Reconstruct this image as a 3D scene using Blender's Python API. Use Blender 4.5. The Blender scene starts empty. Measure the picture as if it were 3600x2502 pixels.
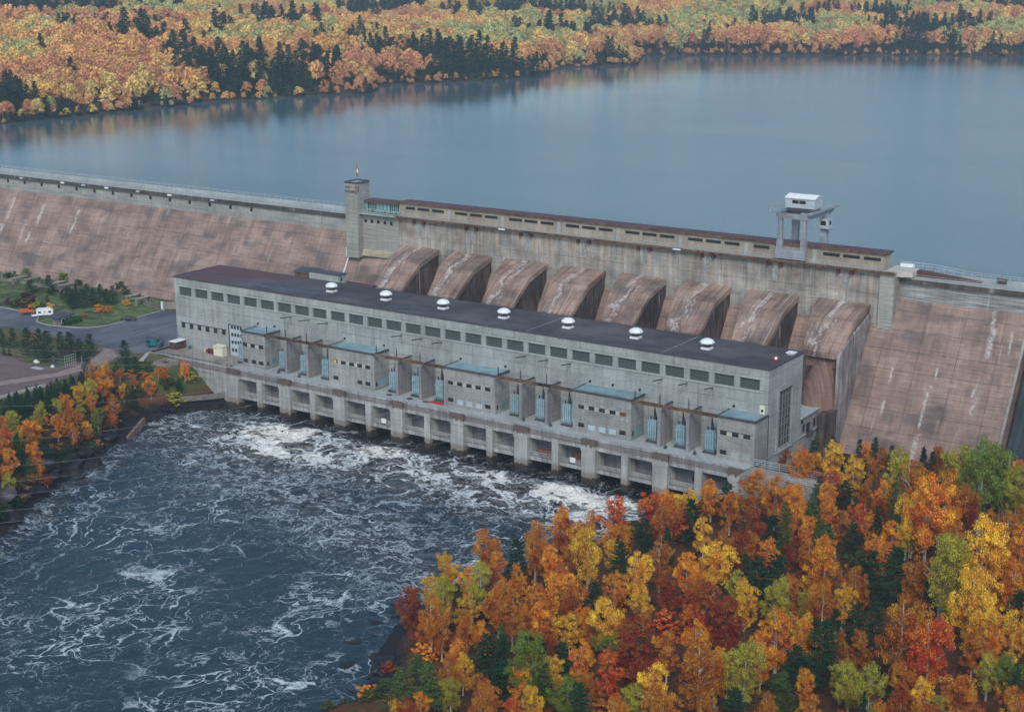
import bpy, math, random
import numpy as np
from mathutils import Vector, Matrix
R = math.radians
sc = bpy.context.scene
# ------------------------------------------------------------ camera
CX, CY, CZ, YAW, PITCH, ROLL, FPX = 304.696, -307.792, 125.977, 34.051, 14.628, -0.145, 5368.8
cam = bpy.data.cameras.new('camera'); camo = bpy.data.objects.new('camera', cam); sc.collection.objects.link(camo)
cam.sensor_width = 36; cam.lens = 36 * FPX / 3600; cam.clip_start = 1; cam.clip_end = 6000
cam.sensor_fit = 'HORIZONTAL'
fw = Vector((-math.sin(R(YAW)) * math.cos(R(PITCH)), math.cos(R(YAW)) * math.cos(R(PITCH)), -math.sin(R(PITCH))))
rt = Vector((math.cos(R(YAW)), math.sin(R(YAW)), 0)); up = rt.cross(fw)
rt2 = rt * math.cos(R(ROLL)) + up * math.sin(R(ROLL)); up2 = -rt * math.sin(R(ROLL)) + up * math.cos(R(ROLL))
camo.matrix_world = Matrix(((rt2.x, up2.x, -fw.x, CX), (rt2.y, up2.y, -fw.y, CY), (rt2.z, up2.z, -fw.z, CZ), (0, 0, 0, 1)))
sc.camera = camo
sc.render.resolution_x, sc.render.resolution_y = 1024, 711
# ------------------------------------------------------------ sky, sun, exposure
SUN_EL, SUN_AZ = 42, 150      # azimuth measured from +Y towards +X
w = bpy.data.worlds.new('World'); sc.world = w; w.use_nodes = True
nt = w.node_tree; nt.nodes.clear()
sky = nt.nodes.new('ShaderNodeTexSky'); sky.sky_type = 'NISHITA'; sky.sun_disc = False
sky.sun_elevation = R(SUN_EL); sky.sun_rotation = R(SUN_AZ); sky.air_density = 1.0; sky.dust_density = 1.0; sky.ozone_density = 2.5
tint = nt.nodes.new('ShaderNodeMix'); tint.data_type = 'RGBA'; tint.blend_type = 'MULTIPLY'; tint.inputs[0].default_value = 1; tint.inputs[7].default_value = (.95, 1.0, .95, 1)
bg = nt.nodes.new('ShaderNodeBackground'); bg.inputs[1].default_value = 0.14
out = nt.nodes.new('ShaderNodeOutputWorld'); nt.links.new(sky.outputs[0], tint.inputs[6]); nt.links.new(tint.outputs[2], bg.inputs[0]); nt.links.new(bg.outputs[0], out.inputs[0])
sl = bpy.data.lights.new('sun', 'SUN'); sl.energy = 1.5; sl.angle = R(22); sl.color = (1, .94, .86)
so = bpy.data.objects.new('sun', sl); sc.collection.objects.link(so)
sd = Vector((math.sin(R(SUN_AZ)) * math.cos(R(SUN_EL)), math.cos(R(SUN_AZ)) * math.cos(R(SUN_EL)), math.sin(R(SUN_EL))))
so.rotation_euler = sd.to_track_quat('Z', 'Y').to_euler(); so.location = (0, 0, 300)
sc.view_settings.view_transform = 'Standard'; sc.view_settings.look = 'None'
sc.view_settings.exposure = 0.46; sc.view_settings.gamma = 1
sc.cycles.max_bounces = 5; sc.cycles.diffuse_bounces = 2; sc.cycles.glossy_bounces = 2; sc.cycles.transmission_bounces = 2
sc.cycles.volume_bounces = 0; sc.cycles.caustics_reflective = False; sc.cycles.caustics_refractive = False
random.seed(3); rng = np.random.default_rng(7)
COL = sc.collection
# ------------------------------------------------------------ helpers
def tag(o, label=None, cat=None, group=None, kind=None):
    for k, v in (('label', label), ('category', cat), ('group', group), ('kind', kind)):
        if v: o[k] = v
    return o
def thing(name, loc, label, cat, group=None):
    o = bpy.data.objects.new(name, None); COL.objects.link(o); o.location = loc; o.empty_display_size = .5
    return tag(o, label, cat, group)
def wpos(o):
    p = Vector(o.location)
    while o.parent: o = o.parent; p += Vector(o.location)
    return p
def link(name, me, mat, parent=None, loc=None):
    o = bpy.data.objects.new(name, me); COL.objects.link(o)
    if mat is not None:
        for m in (mat if isinstance(mat, (list, tuple)) else [mat]): me.materials.append(m)
    if parent: o.parent = parent
    if loc is not None: o.location = loc
    return o
class MB:
    """collects shapes in world coordinates; build() links them as one mesh"""
    def __init__(s): s.v = []; s.f = []; s.m = []
    def add(s, vs, fs, mi=0):
        n = len(s.v); s.v += [tuple(p) for p in vs]; s.f += [tuple(n + i for i in f) for f in fs]; s.m += [mi] * len(fs); return s
    def box(s, x0, x1, y0, y1, z0, z1, mi=0):
        return s.add([(x0, y0, z0), (x1, y0, z0), (x1, y1, z0), (x0, y1, z0), (x0, y0, z1), (x1, y0, z1), (x1, y1, z1), (x0, y1, z1)],
                     [(0, 3, 2, 1), (4, 5, 6, 7), (0, 1, 5, 4), (1, 2, 6, 5), (2, 3, 7, 6), (3, 0, 4, 7)], mi)
    def prismx(s, yz, x0, x1, mi=0):      # polygon in (y,z), extruded along x
        n = len(yz); vs = [(x0, y, z) for y, z in yz] + [(x1, y, z) for y, z in yz]
        a = sum(yz[i][0] * yz[(i + 1) % n][1] - yz[(i + 1) % n][0] * yz[i][1] for i in range(n))
        fs = [tuple(range(n))[::-1], tuple(range(n, 2 * n))] + [(i, (i + 1) % n, (i + 1) % n + n, i + n) for i in range(n)]
        if a < 0: fs = [f[::-1] for f in fs]
        return s.add(vs, fs, mi)
    def prismz(s, xy, z0, z1, mi=0):
        n = len(xy); vs = [(x, y, z0) for x, y in xy] + [(x, y, z1) for x, y in xy]
        a = sum(xy[i][0] * xy[(i + 1) % n][1] - xy[(i + 1) % n][0] * xy[i][1] for i in range(n))
        fs = [tuple(range(n))[::-1], tuple(range(n, 2 * n))] + [(i, (i + 1) % n, (i + 1) % n + n, i + n) for i in range(n)]
        if a < 0: fs = [f[::-1] for f in fs]
        return s.add(vs, fs, mi)
    def hull8(s, bot, top, mi=0):         # four bottom and four top corners
        return s.add(list(bot) + list(top), [(0, 3, 2, 1), (4, 5, 6, 7), (0, 1, 5, 4), (1, 2, 6, 5), (2, 3, 7, 6), (3, 0, 4, 7)], mi)
    def cyl(s, p0, p1, r0, r1=None, n=8, mi=0):
        r1 = r0 if r1 is None else r1; p0, p1 = Vector(p0), Vector(p1); d = (p1 - p0).normalized()
        a = d.orthogonal().normalized(); b = d.cross(a); vs = []
        for p, r in ((p0, r0), (p1, r1)):
            for i in range(n):
                t = 2 * math.pi * i / n; vs.append(p + a * math.cos(t) * r + b * math.sin(t) * r)
        return s.add(vs, [(i, (i + 1) % n, (i + 1) % n + n, i + n) for i in range(n)] + [tuple(range(n))[::-1], tuple(range(n, 2 * n))], mi)
    def bar(s, p0, p1, w_, h, mi=0):      # rectangular bar, w_ across, h high
        p0, p1 = Vector(p0), Vector(p1); d = (p1 - p0).normalized(); u = Vector((0, 0, 1)) if abs(d.z) < .95 else Vector((0, 1, 0))
        a = d.cross(u).normalized() * w_ / 2; b = a.cross(d).normalized() * h / 2
        q = [p0 - a - b, p0 + a - b, p0 + a + b, p0 - a + b, p1 - a - b, p1 + a - b, p1 + a + b, p1 - a + b]
        return s.add(q, [(0, 1, 2, 3), (7, 6, 5, 4), (0, 4, 5, 1), (1, 5, 6, 2), (2, 6, 7, 3), (3, 7, 4, 0)], mi)
    def ball(s, c, rx, ry, rz, n=10, m=6, mi=0):
        vs = [(c[0], c[1], c[2] - rz)]
        for j in range(1, m):
            t = math.pi * j / m - math.pi / 2
            for i in range(n):
                a = 2 * math.pi * i / n; vs.append((c[0] + rx * math.cos(t) * math.cos(a), c[1] + ry * math.cos(t) * math.sin(a), c[2] + rz * math.sin(t)))
        vs.append((c[0], c[1], c[2] + rz)); L = len(vs) - 1; fs = []
        for i in range(n):
            fs.append((0, 1 + (i + 1) % n, 1 + i)); fs.append((L, L - n + i, L - n + (i + 1) % n))
            for j in range(m - 2):
                a = 1 + j * n; fs.append((a + i, a + (i + 1) % n, a + n + (i + 1) % n, a + n + i))
        return s.add(vs, fs, mi)
    def build(s, name, mat, parent=None, smooth=False):
        me = bpy.data.meshes.new(name); off = wpos(parent) if parent else Vector((0, 0, 0))
        me.from_pydata([(x - off.x, y - off.y, z - off.z) for x, y, z in s.v], [], s.f)
        if any(s.m): me.polygons.foreach_set('material_index', s.m)
        if smooth: me.polygons.foreach_set('use_smooth', [True] * len(s.f))
        return link(name, me, mat, parent)
def rails(mb, pts, heights, r=.05, post=2.5, ph=None):
    """railing along a polyline"""
    ph = ph or max(heights)
    for a, b in zip(pts[:-1], pts[1:]):
        a, b = Vector(a), Vector(b)
        for h in heights: mb.bar(a + Vector((0, 0, h)), b + Vector((0, 0, h)), r * 2, r * 2)
        n = max(1, int((b - a).length / post))
        for i in range(n + 1):
            p = a.lerp(b, i / n); mb.bar(p, p + Vector((0, 0, ph)), r * 1.6, r * 1.6)
    return mb
# ------------------------------------------------------------ node helpers
class NT:
    def __init__(s, name):
        s.mat = bpy.data.materials.new(name); s.mat.use_nodes = True; s.t = s.mat.node_tree; s.t.nodes.clear()
        s.out = s.t.nodes.new('ShaderNodeOutputMaterial')
    def n(s, typ, **kw):
        nd = s.t.nodes.new(typ)
        for k, v in kw.items(): setattr(nd, k, v)
        return nd
    def put(s, sock, v):
        if hasattr(v, 'links') or isinstance(v, bpy.types.NodeSocket): s.t.links.new(v, sock)
        elif isinstance(v, (tuple, list)) and len(v) == 3 and sock.type == 'RGBA': sock.default_value = (*v, 1)
        else: sock.default_value = v
    def math(s, op, a, b=0.0, c=None, clamp=False):
        nd = s.n('ShaderNodeMath', operation=op); nd.use_clamp = clamp; s.put(nd.inputs[0], a); s.put(nd.inputs[1], b)
        if c is not None: s.put(nd.inputs[2], c)
        return nd.outputs[0]
    def xyz(s, v):
        nd = s.n('ShaderNodeSeparateXYZ'); s.put(nd.inputs[0], v); return nd.outputs
    def comb(s, x, y, z=0.0):
        nd = s.n('ShaderNodeCombineXYZ'); s.put(nd.inputs[0], x); s.put(nd.inputs[1], y); s.put(nd.inputs[2], z); return nd.outputs[0]
    def pos(s): return s.n('ShaderNodeNewGeometry').outputs['Position']
    def noise(s, vec, scale=1.0, detail=3.0, rough=.55, dist=0.0, col=False):
        nd = s.n('ShaderNodeTexNoise'); s.put(nd.inputs['Vector'], vec); nd.inputs['Scale'].default_value = scale
        nd.inputs['Detail'].default_value = detail; nd.inputs['Roughness'].default_value = rough; nd.inputs['Distortion'].default_value = dist
        return nd.outputs[1 if col else 0]
    def ramp(s, fac, a, b, lo=0.0, hi=1.0):       # linear remap a..b to lo..hi, clamped
        nd = s.n('ShaderNodeMapRange'); s.put(nd.inputs[0], fac)
        for i, v in zip((1, 2, 3, 4), (a, b, lo, hi)): nd.inputs[i].default_value = v
        return nd.outputs[0]
    def mix(s, f, a, b, mode='MIX'):
        nd = s.n('ShaderNodeMix', data_type='RGBA', blend_type=mode); s.put(nd.inputs[0], f); s.put(nd.inputs[6], a); s.put(nd.inputs[7], b)
        return nd.outputs[2]
    def scalec(s, v, sx, sy, sz):
        x, y, z = s.xyz(v); return s.comb(s.math('MULTIPLY', x, sx), s.math('MULTIPLY', y, sy), s.math('MULTIPLY', z, sz))
    def bsdf(s, col, rough=.8, spec=.3, bump=None, bstr=.3, bdist=.1, metal=0.0, emit=None):
        nd = s.n('ShaderNodeBsdfPrincipled'); s.put(nd.inputs['Base Color'], col); s.put(nd.inputs['Roughness'], rough)
        nd.inputs['Specular IOR Level'].default_value = spec; nd.inputs['Metallic'].default_value = metal
        if bump is not None:
            b = s.n('ShaderNodeBump'); b.inputs['Strength'].default_value = bstr; b.inputs['Distance'].default_value = bdist
            s.put(b.inputs['Height'], bump); s.t.links.new(b.outputs[0], nd.inputs['Normal'])
        if emit: nd.inputs['Emission Color'].default_value = (*emit[0], 1); nd.inputs['Emission Strength'].default_value = emit[1]
        s.t.links.new(nd.outputs[0], s.out.inputs[0]); return nd
def plain(name, col, rough=.7, var=.25, scale=1.2, spec=.3, metal=0.0, emit=None):
    m = NT(name); p = m.pos(); a = m.noise(p, scale, 4); b = m.noise(p, scale * .13, 2)
    f = m.math('ADD', m.ramp(a, .3, .7, 1 - var, 1 + var * .6), m.ramp(b, .3, .7, -var * .5, var * .5))
    m.bsdf(m.mix(1.0, col, m.comb(f, f, f), 'MULTIPLY'), rough, spec, metal=metal, emit=emit); return m.mat
def concrete(name, col, bw=6.655, rh=3.35, ox=0.0, oz=0.0, joint=.45, tint=.10, streak=.35, board=.25, patch=.25, slope=False, ms=.07,
             white=0.0, dark=0.0, warm=0.0, rust=0.0, boardf=5.0, topstain=None, foot=None, streaks=(), comb_=None):
    m = NT(name); p = m.pos(); x, y, z = m.xyz(p)
    u = x if slope else m.math('ADD', x, y)
    br = m.n('ShaderNodeTexBrick'); br.offset = 0.0; br.squash = 1.0
    m.put(br.inputs['Vector'], m.comb(m.math('SUBTRACT', u, ox), m.math('SUBTRACT', z, oz), 0.0))
    for k, v in (('Scale', 1.0), ('Mortar Size', ms), ('Mortar Smooth', .3), ('Bias', 0.0), ('Brick Width', bw), ('Row Height', rh)): br.inputs[k].default_value = v
    br.inputs['Color1'].default_value = (1 - tint,) * 3 + (1,); br.inputs['Color2'].default_value = (1 + tint,) * 3 + (1,); br.inputs['Mortar'].default_value = (1, 1, 1, 1)
    st = m.noise(m.comb(m.math('MULTIPLY', u, .9), m.math('MULTIPLY', z, .07), 3.0), 1, 5, .6)
    bo = m.noise(m.comb(m.math('MULTIPLY', u, .12), m.math('MULTIPLY', z, boardf), 7.0), 1, 2, .6)
    big = m.noise(p, .13, 4, .6); fine = m.noise(p, 2.6, 4, .7)
    f = m.ramp(st, .3, .7, 1 - streak * .6, 1 + streak * .4)
    f = m.math('MULTIPLY', f, m.ramp(bo, .3, .7, 1 - board * .5, 1 + board * .5))
    f = m.math('MULTIPLY', f, m.ramp(big, .3, .7, 1 - patch * .6, 1 + patch * .5))
    f = m.math('MULTIPLY', f, m.ramp(fine, .25, .75, .80, 1.18))
    jn = m.math('MULTIPLY', br.outputs['Fac'], m.ramp(m.noise(p, .35, 3), .38, .6, joint * .12, joint))
    f = m.math('MULTIPLY', f, m.math('SUBTRACT', 1.0, jn))
    c = m.mix(1.0, col, br.outputs['Color'], 'MULTIPLY')
    if warm:
        wv = m.ramp(m.noise(m.comb(m.math('MULTIPLY', u, .35), m.math('MULTIPLY', z, .05), 11.0), 1, 4, .6), .48, .72, 0, warm)
        c = m.mix(wv, c, (.42, .26, .15))
    if rust:
        rv = m.ramp(m.noise(m.comb(m.math('MULTIPLY', u, 1.4), m.math('MULTIPLY', z, .09), 21.0), 1, 5, .65), .47, .6, 0, rust)
        c = m.mix(rv, c, (.10, .035, .018))
    c = m.mix(1.0, c, m.comb(f, f, f), 'MULTIPLY')
    if dark:
        dv = m.math('MULTIPLY', m.ramp(m.noise(m.comb(m.math('MULTIPLY', u, .11), m.math('MULTIPLY', z, .2), 31.0), 1, 3, .5), .52, .66, 0, dark), m.ramp(fine, .3, .6, .5, 1))
        c = m.mix(dv, c, (.06, .06, .07))
    if white:
        wn = m.noise(m.comb(m.math('MULTIPLY', u, .55), m.math('MULTIPLY', z, .055), 41.0), 1, 7, .62, .3)
        wm = m.math('MULTIPLY', m.ramp(wn, .60, .70, 0, white), m.ramp(fine, .3, .55, .15, 1))
        c = m.mix(wm, c, (.58, .57, .55))
    for (sx, z0, z1, sw) in streaks:       # lime runs below single cracks
        wob = m.math('MULTIPLY', m.math('SUBTRACT', m.noise(m.comb(0.0, m.math('MULTIPLY', z, .5), sx), 1, 3), .5), 1.6)
        dd = m.math('ABSOLUTE', m.math('SUBTRACT', m.math('ADD', u, wob), sx)); t_ = m.math('MULTIPLY', m.ramp(dd, sw, sw * .3), m.math('MULTIPLY', m.ramp(z, z0 - .3, z0 + .8), m.ramp(z, z1 + .3, z1 - .2)))
        c = m.mix(m.math('MULTIPLY', t_, m.math('MULTIPLY', m.ramp(fine, .3, .55, .1, .85), m.ramp(m.noise(p, .9, 4, .7), .38, .56, .1, 1))), c, (.55, .54, .50))
    if comb_ is not None:                  # a broken lime and rust run down the middle of each block
        q = m.math('SUBTRACT', m.math('MODULO', u, 20.0), comb_); q = m.math('ADD', q, m.math('MULTIPLY', m.math('SUBTRACT', m.noise(m.comb(m.math('MULTIPLY', u, .05), m.math('MULTIPLY', z, .3), 2.0), 1, 4), .5), 7.0))
        nn = m.noise(m.comb(m.math('MULTIPLY', u, .5), m.math('MULTIPLY', z, .35), 51.0), 1, 6, .7); wdt = m.ramp(nn, .44, .62, .1, 3.4)
        mk_ = m.math('MULTIPLY', m.math('SUBTRACT', 1.0, m.math('DIVIDE', m.math('ABSOLUTE', q), wdt), clamp=True), 2.5, clamp=True)
        c = m.mix(m.math('MULTIPLY', mk_, m.math('MULTIPLY', m.ramp(fine, .35, .6, 0, .9), m.ramp(m.noise(p, .7, 5, .75), .40, .58, .05, 1))), c, (.60, .58, .54))
        rq = m.math('MULTIPLY', m.ramp(m.math('ABSOLUTE', m.math('SUBTRACT', q, .9)), .7, .1), m.ramp(nn, .42, .55)); c = m.mix(m.math('MULTIPLY', rq, .7), c, (.09, .03, .02))
    if topstain is not None:
        edge = m.math('ADD', z, m.ramp(m.noise(m.comb(m.math('MULTIPLY', u, 1.2), 0.0, 5.0), 1, 4), .3, .7, -.7, .7))
        c = m.mix(m.ramp(edge, topstain - .15, topstain + .15, 0, .85), c, (.085, .05, .035))
    if foot is not None:
        edge = m.math('ADD', z, m.ramp(m.noise(m.comb(m.math('MULTIPLY', u, .8), 0.0, 9.0), 1, 4), .3, .7, -.5, .5))
        c = m.mix(m.ramp(edge, foot + .9, foot + .5, 0, .55), c, (.16, .11, .075))
        c = m.mix(m.ramp(edge, foot - .4, foot - .9, 0, .9), c, (.02, .016, .014))
    m.bsdf(c, .88, .25, bump=m.math('ADD', m.math('MULTIPLY', bo, .4), fine), bstr=.35, bdist=.08); return m.mat
# ------------------------------------------------------------ materials
STREAKS = [(-162.2, 28.6, 36.2, 1.3), (-164.1, 22.7, 26.2, 1.2), (-142.4, 27.4, 35.7, 0.8), (-179.6, 28.8, 37.1, 1.0), (-180.9, 24.7, 27.8, 1.5), (-60.5, 29.4, 31.1, 0.5), (196.1, 35.6, 41.3, 0.6), (196.6, 28.9, 35.6, 1.0), (201.5, 30.3, 35.6, 0.4), (195.4, 19.4, 21.9, 0.4), (196.1, 15.6, 19.2, 0.6), (184.3, 11.3, 19.6, 0.5), (184.3, 3.9, 10.2, 0.9), (185.4, 22.7, 25.3, 0.4), (184.4, 20.5, 21.2, 0.7), (173.9, 12.3, 16.3, 0.5), (173.9, 20.1, 24.7, 0.4)]
W0, WP = -31.641, 6.655
M_WALL = concrete('powerhouse_concrete', (.33, .35, .34), ox=W0 - .75, oz=11.3, rh=3.25, joint=.62, tint=.08, streak=.32, board=.14, patch=.35)
M_ANNEX = concrete('annex_concrete', (.30, .30, .29), bw=4.0, rh=1.6, joint=.35, tint=.09, streak=.4, board=.2, patch=.35)
M_PART = concrete('partition_concrete', (.26, .25, .25), bw=4.0, rh=3.3, joint=.35, tint=.06, streak=.45, board=.3, patch=.3)
M_DECK = concrete('deck_concrete', (.36, .39, .38), bw=5.0, rh=5.0, joint=.3, tint=.05, streak=.2, board=.1, patch=.3)
M_PIER = concrete('pier_concrete', (.38, .385, .37), bw=20, rh=3.2, joint=.3, streak=.45, board=.2, patch=.3, topstain=9.7, foot=2.2)
M_SPIER = concrete('small_pier_concrete', (.38, .385, .37), bw=20, rh=3.2, joint=.3, streak=.45, board=.2, patch=.3, foot=2.2)
M_FASC = concrete('fascia_concrete', (.34, .34, .335), bw=3.3, rh=20, joint=.6, streak=.8, board=.5, patch=.35)
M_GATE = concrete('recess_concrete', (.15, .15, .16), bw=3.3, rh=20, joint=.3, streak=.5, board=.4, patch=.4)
M_DAM = concrete('dam_concrete', (.33, .31, .285), bw=6.67, rh=4.6, ox=7.5, oz=32, joint=.55, tint=.10, streak=.7, board=.4, patch=.6, warm=.6, white=.35, dark=.35, ms=.09)
M_CREST = concrete('crest_wall_concrete', (.31, .315, .30), bw=9.75, rh=2.6, ox=-190.1, oz=38.5, joint=.5, tint=.1, streak=.25, board=.55, patch=.4, dark=.35, ms=.08)
M_TOWER = concrete('tower_concrete', (.33, .325, .295), bw=30, rh=30, joint=.1, streak=.25, board=.5, patch=.2, boardf=3.0)
M_GHOUSE = concrete('gatehouse_concrete', (.32, .28, .235), bw=6.67, rh=3, ox=10.5, joint=.25, streak=.35, board=.3, patch=.3, warm=.3)
M_SLOPE = concrete('brown_slope_concrete', (.285, .200, .165), bw=9.85, rh=4.6, ox=150, oz=.4, joint=.5, tint=.10, streak=.35, board=.35, patch=.55, slope=True, ms=.12, white=.30, dark=.6, boardf=2.2, streaks=STREAKS)
M_BLOCK = concrete('brown_block_concrete', (.31, .22, .175), bw=7.5, rh=1.55, ox=2.5, joint=.3, tint=.05, streak=.1, board=.1, patch=.9, slope=True, white=.85, rust=.5, dark=.5, boardf=2.0, comb_=17.4)
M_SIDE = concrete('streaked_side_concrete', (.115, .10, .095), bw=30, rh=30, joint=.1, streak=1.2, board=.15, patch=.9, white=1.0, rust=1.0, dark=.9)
M_MOUND = concrete('brown_mound_concrete', (.22, .14, .115), bw=30, rh=30, joint=.1, streak=.6, board=.2, patch=.4, white=.8, rust=.4)
M_PLAT = concrete('old_platform_concrete', (.30, .27, .235), bw=4.2, rh=30, joint=.3, streak=.4, board=.2, patch=.5)
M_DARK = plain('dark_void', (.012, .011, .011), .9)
M_EDGE = plain('roof_edge_metal', (.07, .07, .08), .6)
M_BLUEROOF = plain('blue_grey_roof', (.22, .33, .37), .55, .35, .35)
M_PALE = plain('pale_blue_steel', (.42, .48, .52), .5, .15)
M_WHITE = plain('white_paint', (.78, .80, .80), .5, .08)
M_CREAM = plain('cream_paint', (.72, .67, .52), .5, .08)
M_TRAFO = plain('light_blue_enamel', (.27, .40, .45), .45, .22, .8)
M_BUSH = plain('dark_red_porcelain', (.075, .022, .022), .35)
M_INSUL = plain('dark_insulator', (.03, .03, .035), .4)
M_RUSTBEAM = plain('rusty_beam', (.14, .075, .045), .8, .8, .7)
M_RAIL = plain('galvanised_rail', (.42, .42, .42), .5)
M_REDRAIL = plain('rusty_red_rail', (.27, .215, .20), .7, .4)
M_STONE = plain('field_stone', (.20, .18, .16), .9, .6, 2.5)
M_TEAL = plain('teal_paint', (.015, .13, .15), .4)
M_ORANGE = plain('orange_paint', (.62, .13, .02), .45, .12)
M_RED = plain('red_paint', (.45, .03, .025), .5)
M_BROWNP = plain('brown_paint', (.10, .04, .035), .6, .3)
M_TYRE = plain('rubber', (.02, .02, .02), .8)
M_CARG = plain('dark_green_car_paint', (.004, .018, .020), .25, .1, spec=.6)
M_GREYB = plain('grey_weathered_steel', (.20, .22, .24), .6, .35, .8)
M_STEEL = plain('grey_crane_steel', (.25, .27, .30), .55, .35, .5)
M_BRUSTY = plain('brown_rusted_tank', (.13, .06, .045), .8, .5)
M_LIME = plain('limewashed_pipe', (.62, .62, .62), .6)
M_LAMP = plain('red_beacon', (.8, .1, .08), .4, emit=((1, .12, .08), 6))
def m_glass(name, col, px=.62, pz=.62, frame=(.12, .15, .15), ms=.06, var=.5, rough=.25):
    m = NT(name); p = m.pos(); x, y, z = m.xyz(p); u = m.math('ADD', x, y)
    br = m.n('ShaderNodeTexBrick'); br.offset = 0.0
    m.put(br.inputs['Vector'], m.comb(u, z, 0.0))
    for k, v in (('Scale', 1.0), ('Mortar Size', ms), ('Mortar Smooth', .1), ('Bias', 0.0), ('Brick Width', px), ('Row Height', pz)): br.inputs[k].default_value = v
    br.inputs['Color1'].default_value = (*[c * (1 - var) for c in col], 1); br.inputs['Color2'].default_value = (*[c * (1 + var) for c in col], 1)
    br.inputs['Mortar'].default_value = (*frame, 1); m.bsdf(br.outputs[0], rough, .4); return m.mat
M_GBLOCK = m_glass('glass_block', (.085, .11, .105), .52, .50, (.045, .055, .055), .09, .15, .5)
M_PANE = m_glass('dark_panes', (.014, .018, .020), .8, .6, (.07, .08, .08), .035, .5, .15)
M_GRIDPANE = m_glass('tall_window_panes', (.035, .045, .05), 1.0, .75, (.07, .085, .085), .06, .5, .2)
M_CURTAIN = m_glass('curtain_glass', (.13, .27, .29), .75, 2.2, (.42, .52, .52), .07, .75, .2)
def m_roof():
    m = NT('tar_roof'); p = m.pos(); x, y, z = m.xyz(p)
    a = m.noise(p, .06, 5, .6); b = m.noise(p, 1.8, 4, .7); c = m.noise(m.scalec(p, .035, .22, 1), 1, 4, .6, .6)
    grey = m.mix(m.ramp(a, .40, .60), (.052, .050, .054), (.112, .102, .104))
    e = m.math('ADD', x, m.math('MULTIPLY', m.math('SUBTRACT', a, .5), 30))
    e2 = m.math('ADD', m.math('MULTIPLY', y, -1.1), e)
    col = m.mix(m.ramp(e2, -24, -34), grey, (.115, .050, .055))
    wet = m.math('MULTIPLY', m.ramp(c, .52, .60), m.ramp(y, 24, 15))
    col = m.mix(m.math('MULTIPLY', wet, .75), col, (.016, .018, .026))
    f = m.ramp(b, .3, .7, .82, 1.18); col = m.mix(1.0, col, m.comb(f, f, f), 'MULTIPLY')
    m.bsdf(col, m.math('SUBTRACT', .8, m.math('MULTIPLY', wet, .45)), .3, bump=b, bstr=.2); return m.mat
M_ROOF = m_roof()
M_MAROON = plain('maroon_roof', (.105, .055, .060), .8, .35, .5)
def m_asphalt():
    m = NT('asphalt'); p = m.pos(); a = m.noise(p, .07, 5, .6); b = m.noise(p, 2.5, 4, .7); c = m.noise(m.scalec(p, .5, .06, 1), 1, 4, .6)
    col = m.mix(m.ramp(a, .4, .62), (.085, .092, .112), (.15, .155, .18)); col = m.mix(m.ramp(c, .5, .62, 0, .5), col, (.05, .052, .064))
    f = m.ramp(b, .3, .7, .85, 1.15); m.bsdf(m.mix(1.0, col, m.comb(f, f, f), 'MULTIPLY'), .8, .3); return m.mat
M_ASPH = m_asphalt()
def m_ground():
    m = NT('earth_and_grass'); p = m.pos(); x, y, z = m.xyz(p)
    a = m.noise(p, .07, 5, .6); b = m.noise(p, 1.6, 5, .75); c = m.noise(p, .35, 4, .65)
    grass = m.mix(m.ramp(a, .42, .58), (.052, .095, .028), (.135, .105, .045)); grass = m.mix(m.ramp(c, .5, .72, 0, .7), grass, (.16, .085, .045))
    litter = m.mix(m.ramp(b, .35, .65), (.035, .018, .012), (.20, .075, .03)); litter = m.mix(m.ramp(c, .5, .7, 0, .6), litter, (.03, .045, .018))
    rock = m.mix(m.ramp(b, .35, .7), (.006, .006, .008), (.036, .034, .036))
    zz = m.math('ADD', z, m.math('MULTIPLY', m.math('SUBTRACT', c, .5), 5))
    left = m.mix(m.ramp(m.math('ADD', zz, m.ramp(y, -21, -12, 0, 4)), 6.5, 9.5), litter, grass)
    right = litter
    side = m.mix(m.ramp(x, 70, 75), left, right)
    side = m.mix(m.ramp(m.math('SUBTRACT', zz, m.ramp(x, 70, 75, -.9, .3)), 4.0, 2.8), side, rock)
    m.bsdf(side, .9, .2, bump=b, bstr=.8, bdist=.5); return m.mat
M_GROUND = m_ground()
M_GRAVEL = plain('reddish_gravel', (.165, .110, .105), .95, .3, 1.6)
M_TRACK = plain('pale_track_gravel', (.27, .215, .185), .95, .3, 1.2)
M_PATH = plain('pale_path_concrete', (.40, .39, .37), .9, .2)
M_LAWN = None
M_ROCK = plain('dark_wet_rock', (.015, .0145, .016), .55, .8, .9)
M_ROCKL = plain('grey_boulder_rock', (.085, .080, .082), .8, .6, .8)
# ------------------------------------------------------------ terrain (numpy)
LS = [(70, -260), (45, -160), (27, -104), (10, -74), (4, -57), (-10, -31), (-14, -17), (-6, -4), (2, 1)]
RS = [(150, 4), (147, -20), (139, -45), (133, -70), (132, -92), (138, -106), (147, -118), (142, -130), (148, -150), (168, -260)]
def sdist(P, x, y):
    best = np.full(np.shape(x), 1e9); sg = np.ones(np.shape(x))
    for (ax, ay), (bx, by) in zip(P[:-1], P[1:]):
        dx, dy = bx - ax, by - ay; t = np.clip(((x - ax) * dx + (y - ay) * dy) / (dx * dx + dy * dy), 0, 1)
        d = np.hypot(ax + t * dx - x, ay + t * dy - y); k = d < best
        best = np.where(k, d, best); sg = np.where(k, np.where(dx * (y - ay) - dy * (x - ax) > 0, 1, -1), sg)
    return best * sg
def ss(a, b, x):
    t = np.clip((x - a) / (b - a), 0, 1); return t * t * (3 - 2 * t)
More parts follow.
